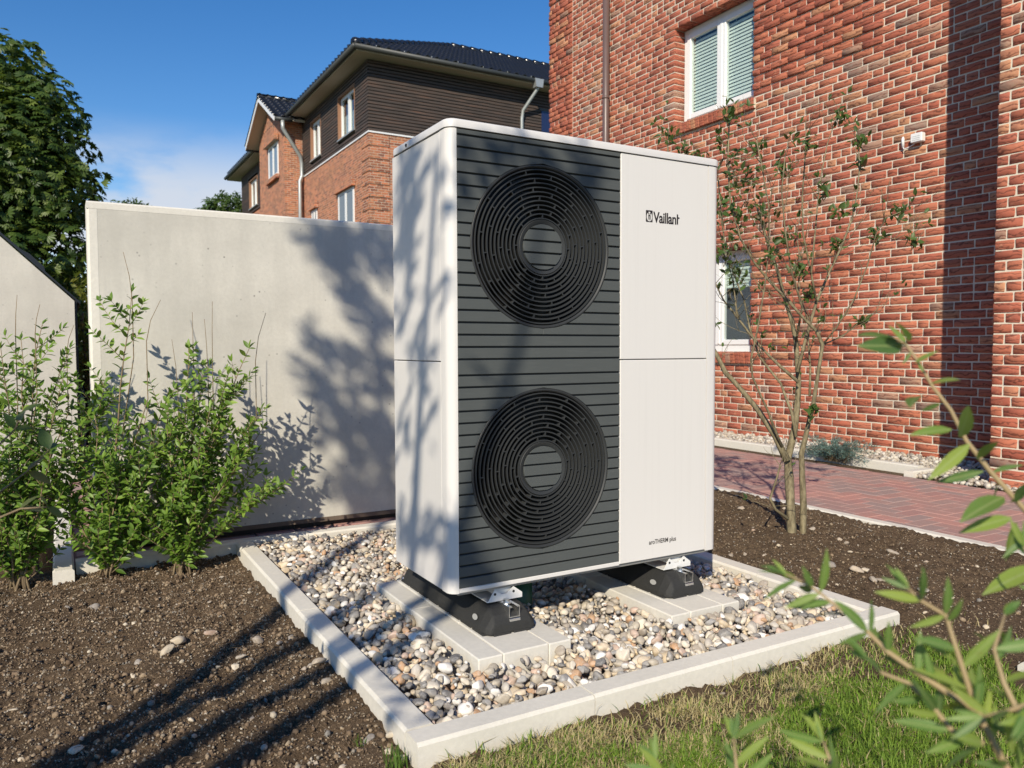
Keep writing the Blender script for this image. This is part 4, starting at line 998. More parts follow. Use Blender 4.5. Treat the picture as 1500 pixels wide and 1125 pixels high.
def far_window(y0,y1,z0,z1,x,wood=True):
    r=.10; m=MB()
    m.box(x+r-.03,x+r+.04,y0,y0+.10,z0,z1); m.box(x+r-.03,x+r+.04,y1-.10,y1,z0,z1); m.box(x+r-.029,x+r+.04,y0+.1,y1-.1,z0,z0+.10); m.box(x+r-.029,x+r+.04,y0+.1,y1-.1,z1-.10,z1)
    ym=(y0+y1)/2; m.box(x+r-.034,x+r+.04,ym-.085,ym+.085,z0+.1,z1-.1)
    w=m.build('window',MAT['white_pvc'],hb)
    for a,b in ((y0+.1,ym-.085),(ym+.085,y1-.1)): MB().box(x+r,x+r+.01,a,b,z0+.1,z1-.1).build('pane',MAT['glass'],w)
    MB().box(x+r+.08,x+r+.10,y0+.05,y1-.05,z0+.05,z1-.55).build('curtain',plain('net_curtain',(.55,.58,.60),.9),w)
    fr=MB(); t=.05
    fr.box(x-.035,x+r+.05,y1,y1+t,z0-.02,z1+t); fr.box(x-.035,x+r+.05,y0-t,y0,z0-.02,z1+t); fr.box(x-.0345,x+r+.05,y0,y1,z1+.001,z1+t)
    fr.build('reveal',MAT['timber_warm'] if wood else MAT['far_brick'],w)
    MB().box(x-.07,x+r,y0-.06,y1+.06,z0-.05,z0-.005).build('sill',MAT['zinc'] if wood else MAT['far_brick'],w)
for q in FW: far_window(*q,FX)
far_window(34.75,36.4,7.45,8.70,FX)
# lower brick-storey windows: frames on the wall face, proud lintel added to shade them like a recess
def low_window(y0,y1,z0,z1):
    m=MB(); x=FX-.012
    m.box(x-.02,x+.02,y0,y0+.09,z0,z1); m.box(x-.02,x+.02,y1-.09,y1,z0,z1); m.box(x-.019,x+.02,y0+.09,y1-.09,z1-.09,z1); m.box(x-.019,x+.02,y0+.09,y1-.09,z0,z0+.09)
    ym=(y0+y1)/2; m.box(x-.024,x+.02,ym-.07,ym+.07,z0+.09,z1-.09)
    w=m.build('window',MAT['white_pvc'],hb)
    for a,b in ((y0+.09,ym-.07),(ym+.07,y1-.09)): MB().box(x-.004,x+.004,a,b,z0+.09,z1-.09).build('pane',plain('far_pane',(.10,.14,.17),.08,spec=.8),w)
    MB().box(x-.12,x-.001,y0-.12,y1+.12,z1,z1+.24).build('shade_lintel',MAT['far_brick'],w)
low_window(21.3,22.85,4.6,5.86); low_window(25.3,25.95,4.9,5.80)
# dark window on the -Y side behind the downpipe
m=MB(); m.box(12.78,13.9,FY-.045,FY-.035,7.95,8.62); m.build('window',plain('blue_pane',(.015,.022,.07),.06,spec=.8),hb)
MB().box(12.70,13.98,FY-.05,FY-.02,8.62,8.70).build('window_head',MAT['gutter'],hb)
# eaves
m=MB(); m.prism([(EX+.10,SOF),(15,SOF),(15,SOF+.03),(EX+.10,SOF+.03)],'y',EY+.10,FY+.2)
m.prism([(EX+.10,SOF),(FX+.2,SOF),(FX+.2,SOF+.03),(EX+.10,SOF+.03)],'y',FY+.205,39.2)
sof=recalc(m.build('soffit',MAT['soffit'],hb))
m=MB(); m.box(EX+.075,15,EY+.075,EY+.10,SOF-.005,EZ-.03); fa=m.build('fascia',MAT['soffit'],hb)
m=MB(); m.box(EX+.075,EX+.10,EY+.102,39.2,SOF-.005,EZ-.03); m.build('fascia',MAT['soffit'],hb)
def gutter(p0,p1,r,name,par):
    return MB().tube([p0,p1],r,14).build(name,MAT['gutter'],par,True)
gutter((EX,EY,EZ-.06),(15,EY,EZ-.06),.075,'gutter',hb); gutter((EX,EY,EZ-.06),(EX,39.2,EZ-.06),.075,'gutter',hb)
for k in range(9): MB().box(6.9+k*.85,6.915+k*.85,EY-.082,EY+.05,EZ-.02,EZ+.022).build('gutter_bracket',MAT['zinc'],hb)
# roof: stepped, waved tile rows
A=5.7; PIT=.49
def tile_rows(name,origin,along,up,length,rows,parent,hip0=True,pitch=.30,rowh=.33,amp=.045,lift=.035,cut1=False):
    """rows of interlocking tiles; along/up are unit vectors in the roof plane"""
    along=np.array(along,float); up=np.array(up,float); nrm=np.cross(along,up); nrm/=np.linalg.norm(nrm)
    if nrm[2]<0: nrm=-nrm
    vv=[];ff=[];off=0; plan=np.hypot(up[0],up[1])
    for r in range(rows):
        s0=r*rowh; a0=s0*plan if hip0 else 0; L=length-(s0*plan if cut1 else 0)
        t=np.arange(a0,L,pitch/8)
        if len(t)<2: continue
        w=amp*np.maximum(np.sin(t/pitch*2*np.pi),-.35)
        rows_=[]
        for s,l in ((s0-.03,lift-.045),(s0-.03,lift),(s0+rowh,.0)):
            rows_.append(np.array(origin)+t[:,None]*along+s*up+(w+l)[:,None]*nrm)
        V=np.concatenate(rows_); k=len(t); i=np.arange(k-1)
        F=np.concatenate([np.stack([i+j*k,i+1+j*k,i+1+(j+1)*k,i+(j+1)*k],-1) for j in (0,1)])
        vv.append(V);ff.append(F+off);off+=len(V)
    o=mesh_obj(name,np_mesh(name,np.concatenate(vv),np.concatenate(ff),MAT['tile']),None,parent); o['kind']='stuff'; return o
sl_=math.hypot(1,PIT); upY=(0,1/sl_,PIT/sl_); upX=(1/sl_,0,PIT/sl_)
m=MB(); zt=EZ+A*PIT
m.add([(EX,EY,EZ-.02),(22,EY,EZ-.02),(22,EY+A,zt-.02),(EX+A,EY+A,zt-.02)],[(0,1,2,3)])
m.add([(EX,EY,EZ-.021),(EX+A,EY+A,zt-.021),(EX+A,39,zt-.021),(EX,39,EZ-.021)],[(0,1,2,3)])
m.add([(EX+A,EY+A,zt-.022),(22,EY+A,zt-.022),(22,39,zt-.022),(EX+A,39,zt-.022)],[(0,1,2,3)])
roof=m.build('roof',MAT['tile'],hb)
tile_rows('roof_tiles',(EX,EY-.03,EZ),(1,0,0),upY,10.5,int(A*sl_/.33),roof)
tile_rows('roof_tiles',(EX-.03,EY,EZ),(0,1,0),upX,19,8,roof)
nh=17
for k in range(nh):
    t0=k/nh*A; t1=(k+1.15)/nh*A
    MB().tube([(EX+t0,EY+t0,EZ+t0*PIT+.03),(EX+t1,EY+t1,EZ+t1*PIT+.015)],[.13,.10],10).build('hip_tile',MAT['tile'],roof,True)
for k in range(18):
    x0=EX+A+k*.4; MB().tube([(x0,EY+A,zt+.05),(x0+.44,EY+A,zt+.035)],[.12,.10],10).build('ridge_tile',MAT['tile'],roof,True)
# downpipes (swan-neck)
def swan(pts,r,name='downpipe'):
    return MB().tube(pts,r,12).build(name,MAT['zinc'],hb,True)
d=swan([(12.3,EY,EZ-.10),(12.3,EY+.03,EZ-.30),(12.02,FY-.15,SOF-.75),(12.0,FY-.10,SOF-1.0),(12.0,FY-.10,0)],.055)
MB().prism([(12.18,EZ-.28),(12.42,EZ-.28),(12.46,EZ-.02),(12.14,EZ-.02)],'y',EY-.10,EY+.10).build('hopper',MAT['zinc'],d)
# gabled brick wing
GX=6.226; gy0,gy1=27.056,31.15; gym=(gy0+gy1)/2; gz=10.36; ge=9.27
wing=MB(); wing.prism([(gy0,-.1),(gy1,-.1),(gy1,ge),(gym,gz),(gy0,ge)],'x',GX,FX+.5)
recalc(wing.build('wing_wall',MAT['far_brick'],hb))
def slab(y_e,sgn):
    sl=(gz-ge)/(gym-gy0); 
    def P_(d,up): return (gym-sgn*d, gz+.02-sl*d+up)
    D=(gym-gy0)+.42
    return [P_(0,0),P_(D,0),P_(D,.10),P_(0,.10)]
for sgn in (1,-1):
    s=MB(); s.prism(slab(0,sgn),'x',GX-.44,9.5); rr_=recalc(s.build('wing_roof',MAT['soffit'],hb))
    v=MB(); q=slab(0,sgn); q=[(q[0][0],q[0][1]-.06),(q[1][0],q[1][1]-.06),(q[2][0],q[2][1]+.02),(q[3][0],q[3][1]+.02)]
    v.prism(q,'x',GX-.47,GX-.442); recalc(v.build('verge_board',MAT['white_pvc'],hb))
    sl=(gz-ge)/(gym-gy0); h=math.hypot(1,sl); D=(gym-gy0)+.42
    tile_rows('roof_tiles',(GX-.50,gym-sgn*D,gz+.14-sl*D),(1,0,0),(0,sgn/h,sl/h),4.6,int(D*h/.33)+1,rr_,hip0=False)
m=MB().tube([(GX-.5,gym,gz+.17),(9.5,gym,gz+.17)],.11,10).build('ridge_tile',MAT['tile'],hb,True)
sl=(gz-ge)/(gym-gy0); gze=gz+.02-sl*((gym-gy0)+.45)
gutter((GX-.44,gy0-.50,gze+.02),(FX-.5,gy0-.50,gze+.02),.07,'wing_gutter',hb)
gutter((GX-.44,gy1+.50,gze+.02),(FX-.5,gy1+.50,gze+.02),.07,'wing_gutter',hb)
swan([(GX-.18,gy0-.50,gze-.02),(GX-.16,gy0-.48,gze-.30),(FX-.16,gy0-.22,gze-1.15),(FX-.10,gy0-.18,gze-1.4),(FX-.10,gy0-.18,7.2),(FX-.18,gy0-.18,7.0),(FX-.18,gy0-.18,0)],.07)
# gable window
wz0,wz1,wya,wyb=7.42,8.66,27.95,29.5
m=MB(); x=GX-.03
m.box(x,x+.05,wya,wya+.11,wz0,wz1); m.box(x,x+.05,wyb-.11,wyb,wz0,wz1); m.box(x+.001,x+.05,wya+.11,wyb-.11,wz0,wz0+.1); m.box(x+.001,x+.05,wya+.11,wyb-.11,wz1-.1,wz1); m.box(x-.004,x+.05,28.65,28.80,wz0+.1,wz1-.1)
w=m.build('window',MAT['white_pvc'],hb)
for a,b in ((wya+.11,28.65),(28.80,wyb-.11)): MB().box(x+.02,x+.028,a,b,wz0+.1,wz1-.1).build('pane',plain('gable_pane',(.16,.21,.25),.08,spec=.8),w)
MB().box(x-.10,x-.002,wya-.1,wyb+.1,wz0-.16,wz0-.003).build('sill',MAT['far_brick'],w)
MB().box(x-.16,x-.003,wya-.15,wyb+.15,wz1+.002,wz1+.25).build('shade_lintel',MAT['far_brick'],w)  # lintel pushed out to throw the shadow of a recess not modelled

# ================================================================== HEAT PUMP
PW,PD=1.10,.45; PZ0=.165; LZ=1.577; SEAM=.876
DX0,DX1=.0295,.6434; DZ0=.180
pump=thing('heat_pump',(.55,.22,.165),'large white outdoor heat pump with two black round fan grilles on slatted front','heat pump')
def arc(cx,cy,r,a0,a1,n=8): return [(cx+r*math.cos(math.radians(a0+(a1-a0)*i/n)),cy+r*math.sin(math.radians(a0+(a1-a0)*i/n))) for i in range(n+1)]
r_=.0295
# inner body
MB().box(.012,PW-.012,.05,PD-.004,PZ0+.004,LZ-.004).build('inner_body',MAT['black'],pump)
# left corner post and right corner post (rounded sheet metal)
lp=[(0,.0575)]+arc(r_,r_,r_,180,270)+[(DX0-.0005,0),(DX0-.0005,.030),(.02,.0575)]
def smooth_prism(poly,name,z0,z1,mat,bev=True):
    o=recalc(MB().prism(poly,'z',z0,z1).build(name,mat,pump)); me=o.data; me.shade_smooth()
    me.set_sharp_from_angle(angle=math.radians(35)); return o
smooth_prism(lp,'corner_post',PZ0,LZ-.0025,MAT['pump_white'])
rp=[(PW-.0575,0)]+arc(PW-r_,r_,r_,270,360)+[(PW,.0575),(PW-.02,.0575),(PW-.0575,.03)]
smooth_prism(rp,'corner_post',PZ0,LZ-.0025,MAT['pump_white'])
# side panels, split at the seam
for x0,x1 in ((.0006,.012),(PW-.012,PW-.0006)):
    for z0,z1 in ((PZ0,SEAM-.0014),(SEAM+.0014,LZ-.0025)):
        MB().box(x0,x1,.0592,PD,z0,z1,.002).build('side_panel',MAT['pump_white'],pump)
MB().box(.01,PW-.01,PD-.004,PD,PZ0,LZ-.003).build('back_panel',MAT['pump_white'],pump)
# white front panels
for z0,z1 in ((PZ0+.004,SEAM-.0014),(SEAM+.0014,LZ-.0025)):
    MB().box(DX1+.002,PW-.0588,.0004,.016,z0,z1,.0022).build('front_panel',MAT['pump_white'],pump)
# lid
def rrect(x0,x1,y0,y1,r,n=8):
    return arc(x0+r,y0+r,r,180,270,n)+arc(x1-r,y0+r,r,270,360,n)+arc(x1-r,y1-r,r,0,90,n)+arc(x0+r,y1-r,r,90,180,n)
def lid():
    m=MB(); prof=[(.0,LZ),(.0,LZ+.019),(.0025,LZ+.0235),(.008,LZ+.026),(.05,LZ+.030)]
    rings=[]
    for ins,z in prof:
        rg=rrect(-.004+ins,PW+.004-ins,-.004+ins,PD+.004-ins,max(.004,.034-ins)); rings.append([(x,y,z) for x,y in rg])
    n=len(rings[0]); v=[p for rg in rings for p in rg]; f=[]
    for k in range(len(rings)-1):
        for i in range(n): j=(i+1)%n; f.append((k*n+i,k*n+j,(k+1)*n+j,(k+1)*n+i))
    f.append(tuple((len(rings)-1)*n+i for i in range(n))); f.append(tuple(range(n-1,-1,-1)))
    m.add(v,f); o=m.build('lid',MAT['lid'],pump); o.data.shade_smooth(); o.data.set_sharp_from_angle(angle=math.radians(40)); return o
lid_o=lid()
MB().tube([(-.0035,.31,LZ+.010),(-.0065,.31,LZ+.010)],.0055,10).build('screw',MAT['black'],lid_o)
# dark slatted front
XC=.3348; ZC=(1.2396,.5276); RG=.2515; RO=.2605; HUB=.0725
edges=[LZ-.0025]
z=1.557; k=0
up=[1.557-i*.03744 for i in range(19)]            # grooves of the upper module
lo=[.834-i*.0366 for i in range(18)]
bounds=[(LZ-.003,up[0])]+[(a,b) for a,b in zip(up[:-1],up[1:])]+[(up[-1],lo[0])]+[(a,b) for a,b in zip(lo[:-1],lo[1:])]+[(lo[-1],DZ0)]
GAP=.0056
def slat_piece(m,poly):
    """poly: outline (x,z) counter-clockwise; front plate with small bevel"""
    n=len(poly); cx=sum(p[0] for p in poly)/n; cz=sum(p[1] for p in poly)/n
    ins=.0013; v=[];zs=[p[1] for p in poly]; z0,z1=min(zs),max(zs)
    fr=[(min(max(x,min(q[0] for q in poly)+ins),max(q[0] for q in poly)-ins),min(max(z_,z0+ins),z1-ins)) for x,z_ in poly]
    v+=[(x,.0004,z_) for x,z_ in fr]; v+=[(x,.0020,z_) for x,z_ in poly]; v+=[(x,.012,z_) for x,z_ in poly]
    f=[tuple(range(n))]
    for k in range(2):
        for i in range(n): j=(i+1)%n; f.append((k*n+j,k*n+i,(k+1)*n+i,(k+1)*n+j))
    m.add(v,f)
def circle_cut(z0,z1,R,zc):
    """x half-width profile of circle between z0..z1, or None if no overlap"""
    zz=[z0+(z1-z0)*i/7 for i in range(8)]
    return [(z_,math.sqrt(max(0,R*R-(z_-zc)**2))) for z_ in zz]
for (a,b) in bounds:
    z1,z0=a-GAP/2,b+GAP/2
    if a>LZ-.01: z1=a
    if b<=DZ0+1e-6: z0=DZ0
    m=MB(); zc=min(ZC,key=lambda c:abs(c-(z0+z1)/2)); pr=circle_cut(z0,z1,RO,zc)
    if max(w for _,w in pr)<=0:
        slat_piece(m,[(DX0+.002,z0),(DX1-.001,z0),(DX1-.001,z1),(DX0+.002,z1)])
    else:
        # parts left and right of the ring; near the poles keep the strip above/below the circle closed
        L=[(DX0+.002,z1),(DX0+.002,z0)]+[(XC-w,z_) for z_,w in pr]
        Rr=[(DX1-.001,z0),(DX1-.001,z1)]+[(XC+w,z_) for z_,w in reversed(pr)]
        slat_piece(m,L); recalc(m.build('slat',MAT['slat'],pump)); m=MB(); slat_piece(m,Rr)
    o=recalc(m.build('slat',MAT['slat'],pump))
# backing behind the grooves (with the fan wells left open)
bk=MB(); n=64
def backing(z0,z1,zc):
    pts=[(XC+RO*math.cos(2*math.pi*i/n),zc+RO*math.sin(2*math.pi*i/n)) for i in range(n)]
    sq=[]
    for i in range(n):
        c,s=math.cos(2*math.pi*i/n),math.sin(2*math.pi*i/n)
        t=min(((DX1-XC)/c if c>1e-9 else 9),((DX0-XC)/c if c<-1e-9 else 9),((z1-zc)/s if s>1e-9 else 9),((z0-zc)/s if s<-1e-9 else 9))
        sq.append((XC+c*t,zc+s*t))
    v=[(x,.0085,z_) for x,z_ in pts]+[(x,.0085,z_) for x,z_ in sq]
    bk.add(v,[(i,(i+1)%n,n+(i+1)%n,n+i) for i in range(n)])
    for cx,cz_ in ((DX0,z0),(DX1,z0),(DX1,z1),(DX0,z1)):
        best=sorted(range(n),key=lambda i:(sq[i][0]-cx)**2+(sq[i][1]-cz_)**2)[:2]
        i,j=best
        bk.add([(sq[i][0],.0085,sq[i][1]),(cx,.0085,cz_),(sq[j][0],.0085,sq[j][1])],[(0,1,2)])
backing(SEAM-.02,LZ-.003,ZC[0]); backing(DZ0,SEAM-.02,ZC[1])
recalc(bk.build('groove_backing',MAT['black'],pump))
# bottom lip and edge trims
MB().box(DX0-.0,DX1+.002,.0006,.014,PZ0,DZ0-.001,.002).build('bottom_lip',MAT['pump_white'],pump)
MB().box(.03,PW-.03,.012,PD-.01,PZ0-.010,PZ0+.003,.002).build('base_tray',plain('galvanised_tray',(.30,.30,.29),.5,metal=.4),pump)
def lathe(m,prof,cx,zc,n=72,closed=False):
    """prof: list of (radius, y)"""
    k=len(prof); v=[];f=[]
    for i in range(n):
        c,s=math.cos(2*math.pi*i/n),math.sin(2*math.pi*i/n)
        for r,y in prof: v.append((cx+r*c,y,zc+r*s))
    kk=k if closed else k-1
    for i in range(n):
        j=(i+1)%n
        for q in range(kk): f.append((i*k+q,i*k+(q+1)%k,j*k+(q+1)%k,j*k+q))
    m.add(v,f)
rsp=random.Random(17)
for gi,zc in enumerate(ZC):
    gr=MB(); lathe(gr,[(RO-.0008,.012),(RO-.0008,.0022),(RO-.003,.0002),(RO-.0062,.0002),(RO-.010,.0035),(RO-.017,.024),(RO-.017,.060),(RO-.012,.060),(RO-.006,.020)],XC,zc,96,True)
    grille=recalc(gr.build('fan_grille',MAT['ring'],pump)); grille.data.shade_smooth(); grille.data.set_sharp_from_angle(angle=math.radians(30))
    w=MB(); lathe(w,[(RO-.001,.058),(RO-.001,.16),(.001,.16)],XC,zc,48); recalc(w.build('fan_well',MAT['black'],grille))
    NR=12; r0,r1=.0895,.2425
    for k in range(NR):
        r=r0+(r1-r0)*k/(NR-1)
        m=MB(); lathe(m,[(r,.0026),(r+.0034,.0026),(r+.0040,.0042),(r-.0015,.030),(r-.0045,.030),(r-.0006,.0042)],XC,zc,80,True)
        # short spacers bridging to the next ring
        if k<NR-1:
            ns=8; ph=k*.41+gi*.2
            for q in range(ns):
                a=ph+2*math.pi*q/ns+(q%2)*.09; c,s=math.cos(a),math.sin(a); t=.0016
                ra,rb2=r+.001,r+(r1-r0)/(NR-1)-.0002
                P8=[]
                for rad in (ra,rb2):
                    for dt in (-t,t):
                        for y in (.0028,.028): P8.append((XC+rad*c-dt*s,y,zc+rad*s+dt*c))
                m.add(P8,[(0,1,3,2),(4,6,7,5),(0,4,5,1),(2,3,7,6),(0,2,6,4),(1,5,7,3)])
        o=recalc(m.build('grille_ring',MAT['ring'],grille)); o.data.shade_smooth(); o.data.set_sharp_from_angle(angle=math.radians(30))
    hb_=MB(); lathe(hb_,[(.0875,.0040),(.0860,.0022),(.0790,.0040),(HUB+.001,.0065),(HUB+.001,.03),(.0875,.03)],XC,zc,72,True)
    o=recalc(hb_.build('hub_ring',MAT['ring'],grille)); o.data.shade_smooth(); o.data.set_sharp_from_angle(angle=math.radians(30))
    hub=MB(); lathe(hub,[(HUB,.0105),(.001,.0105)],XC,zc,48); hubo=recalc(hub.build('hub',MAT['black'],grille))
    for (a,b) in bounds:
        z1,z0=a-GAP/2,b+GAP/2
        z1c,z0c=min(z1,zc+HUB-.0006),max(z0,zc-HUB+.0006)
        if z1c-z0c<.002: continue
        zz=[z0c+(z1c-z0c)*i/7 for i in range(8)]; ww=[math.sqrt(max(0,(HUB-.0003)**2-(t-zc)**2)) for t in zz]
        m=MB(); slat_piece(m,[(XC+w_,t) for t,w_ in zip(zz,ww)]+[(XC-w_,t) for t,w_ in reversed(list(zip(zz,ww)))])
        recalc(m.build('hub_slat',MAT['slat'],hubo))
# lettering
def text_mesh(txt,size,xs,name,mat,x,z,weight=0.0,sx=1.0,y=-.0002):
    cu=bpy.data.curves.new(name,'FONT'); cu.body=txt; cu.size=size; cu.extrude=.0002; cu.offset=weight; cu.space_character=xs
    o=bpy.data.objects.new(name,cu); COL.objects.link(o)
    dg=bpy.context.evaluated_depsgraph_get(); me=bpy.data.meshes.new_from_object(o.evaluated_get(dg))
    bpy.data.objects.remove(o); bpy.data.curves.remove(cu)
    V=np.array([v.co[:] for v in me.vertices]); w=V[:,0].max()-V[:,0].min(); x0=V[:,0].min()
    for v in me.vertices:
        a,b,c=v.co; v.co=(x+(a-x0)*sx,y-c,z+b)
    me.update(); me.materials.clear()
    return mesh_obj(name,me,mat,pump), w*sx
mark=MB()
lx,lz,lw,lh=.7535,1.352,.0290,.0400
# emblem: dark rounded tile, pale egg, dark hare
recalc(MB().prism(rrect(lx,lx+lw,lz,lz+lh,.0022,4),'y',-.00035,.0006).build('brand_emblem',MAT['ink'],pump))
em=pump.children[-1]
def ell(cx,cz,rx,rz,y,n=28,squash=0): return [(cx+rx*math.cos(2*math.pi*i/n)*(1-.12*math.sin(2*math.pi*i/n)*squash),cz+rz*math.sin(2*math.pi*i/n)) for i in range(n)]
cx,cz=lx+lw/2,lz+lh/2
recalc(MB().prism(ell(cx,cz-.0012,.0118,.0165,0,28,1),'y',-.00065,-.0003).build('emblem_egg',MAT['pump_white'],em))
h=MB()
h.prism(ell(cx,cz+.0045,.0042,.0046,0,16),'y',-.0009,-.0006)
h.prism([(cx-.004,cz+.006),(cx-.0015,cz+.0085),(cx-.0072,cz+.0175),(cx-.0098,cz+.0165),(cx-.0085,cz+.012)],'y',-.0009,-.0006)
h.prism([(cx+.004,cz+.006),(cx+.0085,cz+.012),(cx+.0098,cz+.0165),(cx+.0072,cz+.0175),(cx+.0015,cz+.0085)],'y',-.0009,-.0006)
h.prism([(cx-.0058,cz-.012),(cx-.0042,cz-.0135),(cx-.0030,cz-.003),(cx-.0035,cz+.003),(cx-.0056,cz+.002)],'y',-.0009,-.0006)
h.prism([(cx+.0058,cz-.012),(cx+.0056,cz+.002),(cx+.0035,cz+.003),(cx+.0030,cz-.003),(cx+.0042,cz-.0135)],'y',-.0009,-.0006)
h.prism([(cx-.0012,cz-.014),(cx+.0012,cz-.014),(cx+.0014,cz+.001),(cx-.0014,cz+.001)],'y',-.0009,-.0006)
recalc(h.build('emblem_figure',MAT['ink'],em))
recalc(MB().prism(ell(cx,cz+.0065,.0022,.0018,0,12),'y',-.0011,-.0009).build('emblem_face',MAT['pump_white'],em))
o,w=text_mesh('Vaillan',.0520,.94,'brand_lettering',MAT['ink'],lx+lw+.0030,lz+.0008,.0010,.83)
tx=lx+lw+.0030+w+.0030
recalc(MB().prism([(tx,lz+.0008),(tx+.0056,lz+.0008),(tx+.0056,lz+.0210),(tx+.0120,lz+.0210),(tx+.0120,lz+.0262),(tx+.0056,lz+.0262),(tx+.0056,lz+.0360),(tx,lz+.0360)],'y',-.0004,.0006).build('brand_lettering',MAT['ink'],pump))
text_mesh('aroTHERM plus',.0225,1.0,'model_lettering',plain('print_grey',(.05,.045,.045),.5),.7745,.2215,.00035,.86)

# rubber feet with aluminium rail and bracket
FEET=((.092,.282),(.813,1.003))
for k,(a,b) in enumerate(FEET):
    ft=thing('rubber_foot',((a+b)/2,.30,0),('black rubber mounting foot under the fan side of the heat pump','black rubber mounting foot under the white-panel side of the heat pump')[k],'foot','rubber feet under the heat pump')
    y0,y1=-.055,.640; zt=.108; t=.048; zb=.03
    c=(a+b)/2
    # body: hull with sloping sides, cut-away ends and small drainage notches along the base
    v=[];f=[]
    secs=[(y0,0,.30),(y0+.035,.062,.55),(y0+.085,zt,1),(y1-.085,zt,1),(y1-.035,.062,.55),(y1,0,.30)]
    def sec(y,wb,wt,h): return [(c-wb,y,zb+.0035),(c+wb,y,zb+.0035),(c+wb*.985,y,zb+.022),(c+wt,y,h),(c-wt,y,h),(c-wb*.985,y,zb+.022)]
    hw=(b-a)/2
    S_=[sec(y0,hw*.80,hw*.70,.066),sec(y0+.018,hw*.95,hw*.66,.090),sec(y0+.050,hw,hw*.62,zt),sec(y1-.05,hw,hw*.62,zt),sec(y1-.018,hw*.95,hw*.66,.090),sec(y1,hw*.80,hw*.70,.066)]
    m=MB(); v=[p for s in S_ for p in s]; n=6
    f=[tuple(range(n-1,-1,-1)),tuple((len(S_)-1)*n+i for i in range(n))]
    for q in range(len(S_)-1):
        for i in range(n): j=(i+1)%n; f.append((q*n+i,q*n+j,(q+1)*n+j,(q+1)*n+i))
    m.add(v,f); body=recalc(m.build('rubber_body',MAT['rubber'],ft))
    md=body.modifiers.new('bevel','BEVEL'); md.width=.006; md.segments=2; md.limit_method='ANGLE'; md.angle_limit=math.radians(25)
    # feet pads under the body (notched edge)
    for side in (-1,1):
        yy=y0+.02
        while yy<y1-.03:
            xx=c+side*(hw-.012); MB().box(xx-.012,xx+.012,yy,yy+.075,zb-.001,zb+.0075,.002).build('base_pad',MAT['rubber'],body); yy+=.085
    for q in range(2): MB().box(c-hw*.7+q*hw*.75,c-hw*.05+q*hw*.75,y0-.001,y0+.02,zb-.001,zb+.0075,.002).build('base_pad',MAT['rubber'],body)
    # oval badge on the left flank near the front
    bd=MB(); n=18
    nx=Vector((-.94,0,.34)).normalized(); up_=Vector((.34,0,.94)).normalized()
    ctr=Vector((c-hw*.905,y0+.085,zb+.042))
    bd.add([ctr+nx*.003+Vector((0,1,0))*.017*math.cos(2*math.pi*i/n)+up_*.009*math.sin(2*math.pi*i/n) for i in range(n)],[tuple(range(n))])
    bd.build('badge',plain('badge_grey',(.34,.34,.33),.5),body)
    # aluminium C-rail let into the top, its open end showing at the front
    ry0,ry1=y0-.006+.012,y1-.012; w=.0195; rt=zt+.004; rbm=zt-.030
    m=MB(); xr=c+.010
    m.box(xr-w,xr-w+.0028,ry0,ry1,rbm,rt); m.box(xr+w-.0028,xr+w,ry0,ry1,rbm,rt); m.box(xr-w+.0028,xr+w-.0028,ry0,ry1,rbm,rbm+.0028)
    m.box(xr-w+.0028,xr-w+.011,ry0,ry1,rt-.003,rt); m.box(xr+w-.011,xr+w-.0028,ry0,ry1,rt-.003,rt)
    m.build('rail',MAT['alu'],ft)
    MB().box(xr-w,xr+w,ry0-.004,ry0+.03,rbm-.016,rbm-.002,.001).build('rail_tab',MAT['alu'],ft)
    # white W-shaped mounting bracket reaching up to the casing
    by=.016; bt=PZ0-.0115
    prof=[(xr-.060,rt+.002),(xr-.034,bt),(xr-.010,rt+.022),(xr+.010,rt+.022),(xr+.034,bt),(xr+.066,rt+.018),(xr+.066,rt+.002)]
    m=MB(); m.prism(prof,'y',by,by+.003); m.box(xr-.060,xr+.066,by+.003,by+.42,rt+.001,rt+.0045)
    m.prism(prof,'y',by+.42,by+.423)
    br=recalc(m.build('bracket',MAT['bracket'],ft))
    for sx_ in (-.034,.034):
        MB().tube([(xr+sx_,by-.0006,bt-.016),(xr+sx_,by+.001,bt-.016)],.0045,10).build('hole',MAT['black'],br)
    MB().box(xr-.030,xr+.030,by+.01,by+.40,rt+.020,PZ0-.009).build('foot_channel',MAT['bracket'],br)
    MB().tube([(xr-.004,by-.02,rt+.001),(xr-.004,by-.02,rt+.012)],.0105,6).build('bolt',MAT['alu'],br)
    MB().tube([(xr-.004,by-.02,rt-.001),(xr-.004,by-.02,rt+.003)],.016,14).build('washer',MAT['alu'],br)
# green condensate sleeve in the gravel under the casing
sv=thing('drain_pipe',(.385,.26,-.06),'dark green drain pipe standing in the gravel under the heat pump','pipe')
m=MB(); m.tube([(.385,.26,-.09),(.385,.26,.115)],.055,20); m.build('sleeve',plain('green_plastic',(.010,.075,.040),.45),sv,True)
m=MB(); m.tube([(.385,.26,.116),(.385,.26,.135)],.061,20); m.build('collar',plain('green_collar',(.012,.085,.045),.45),sv,True)

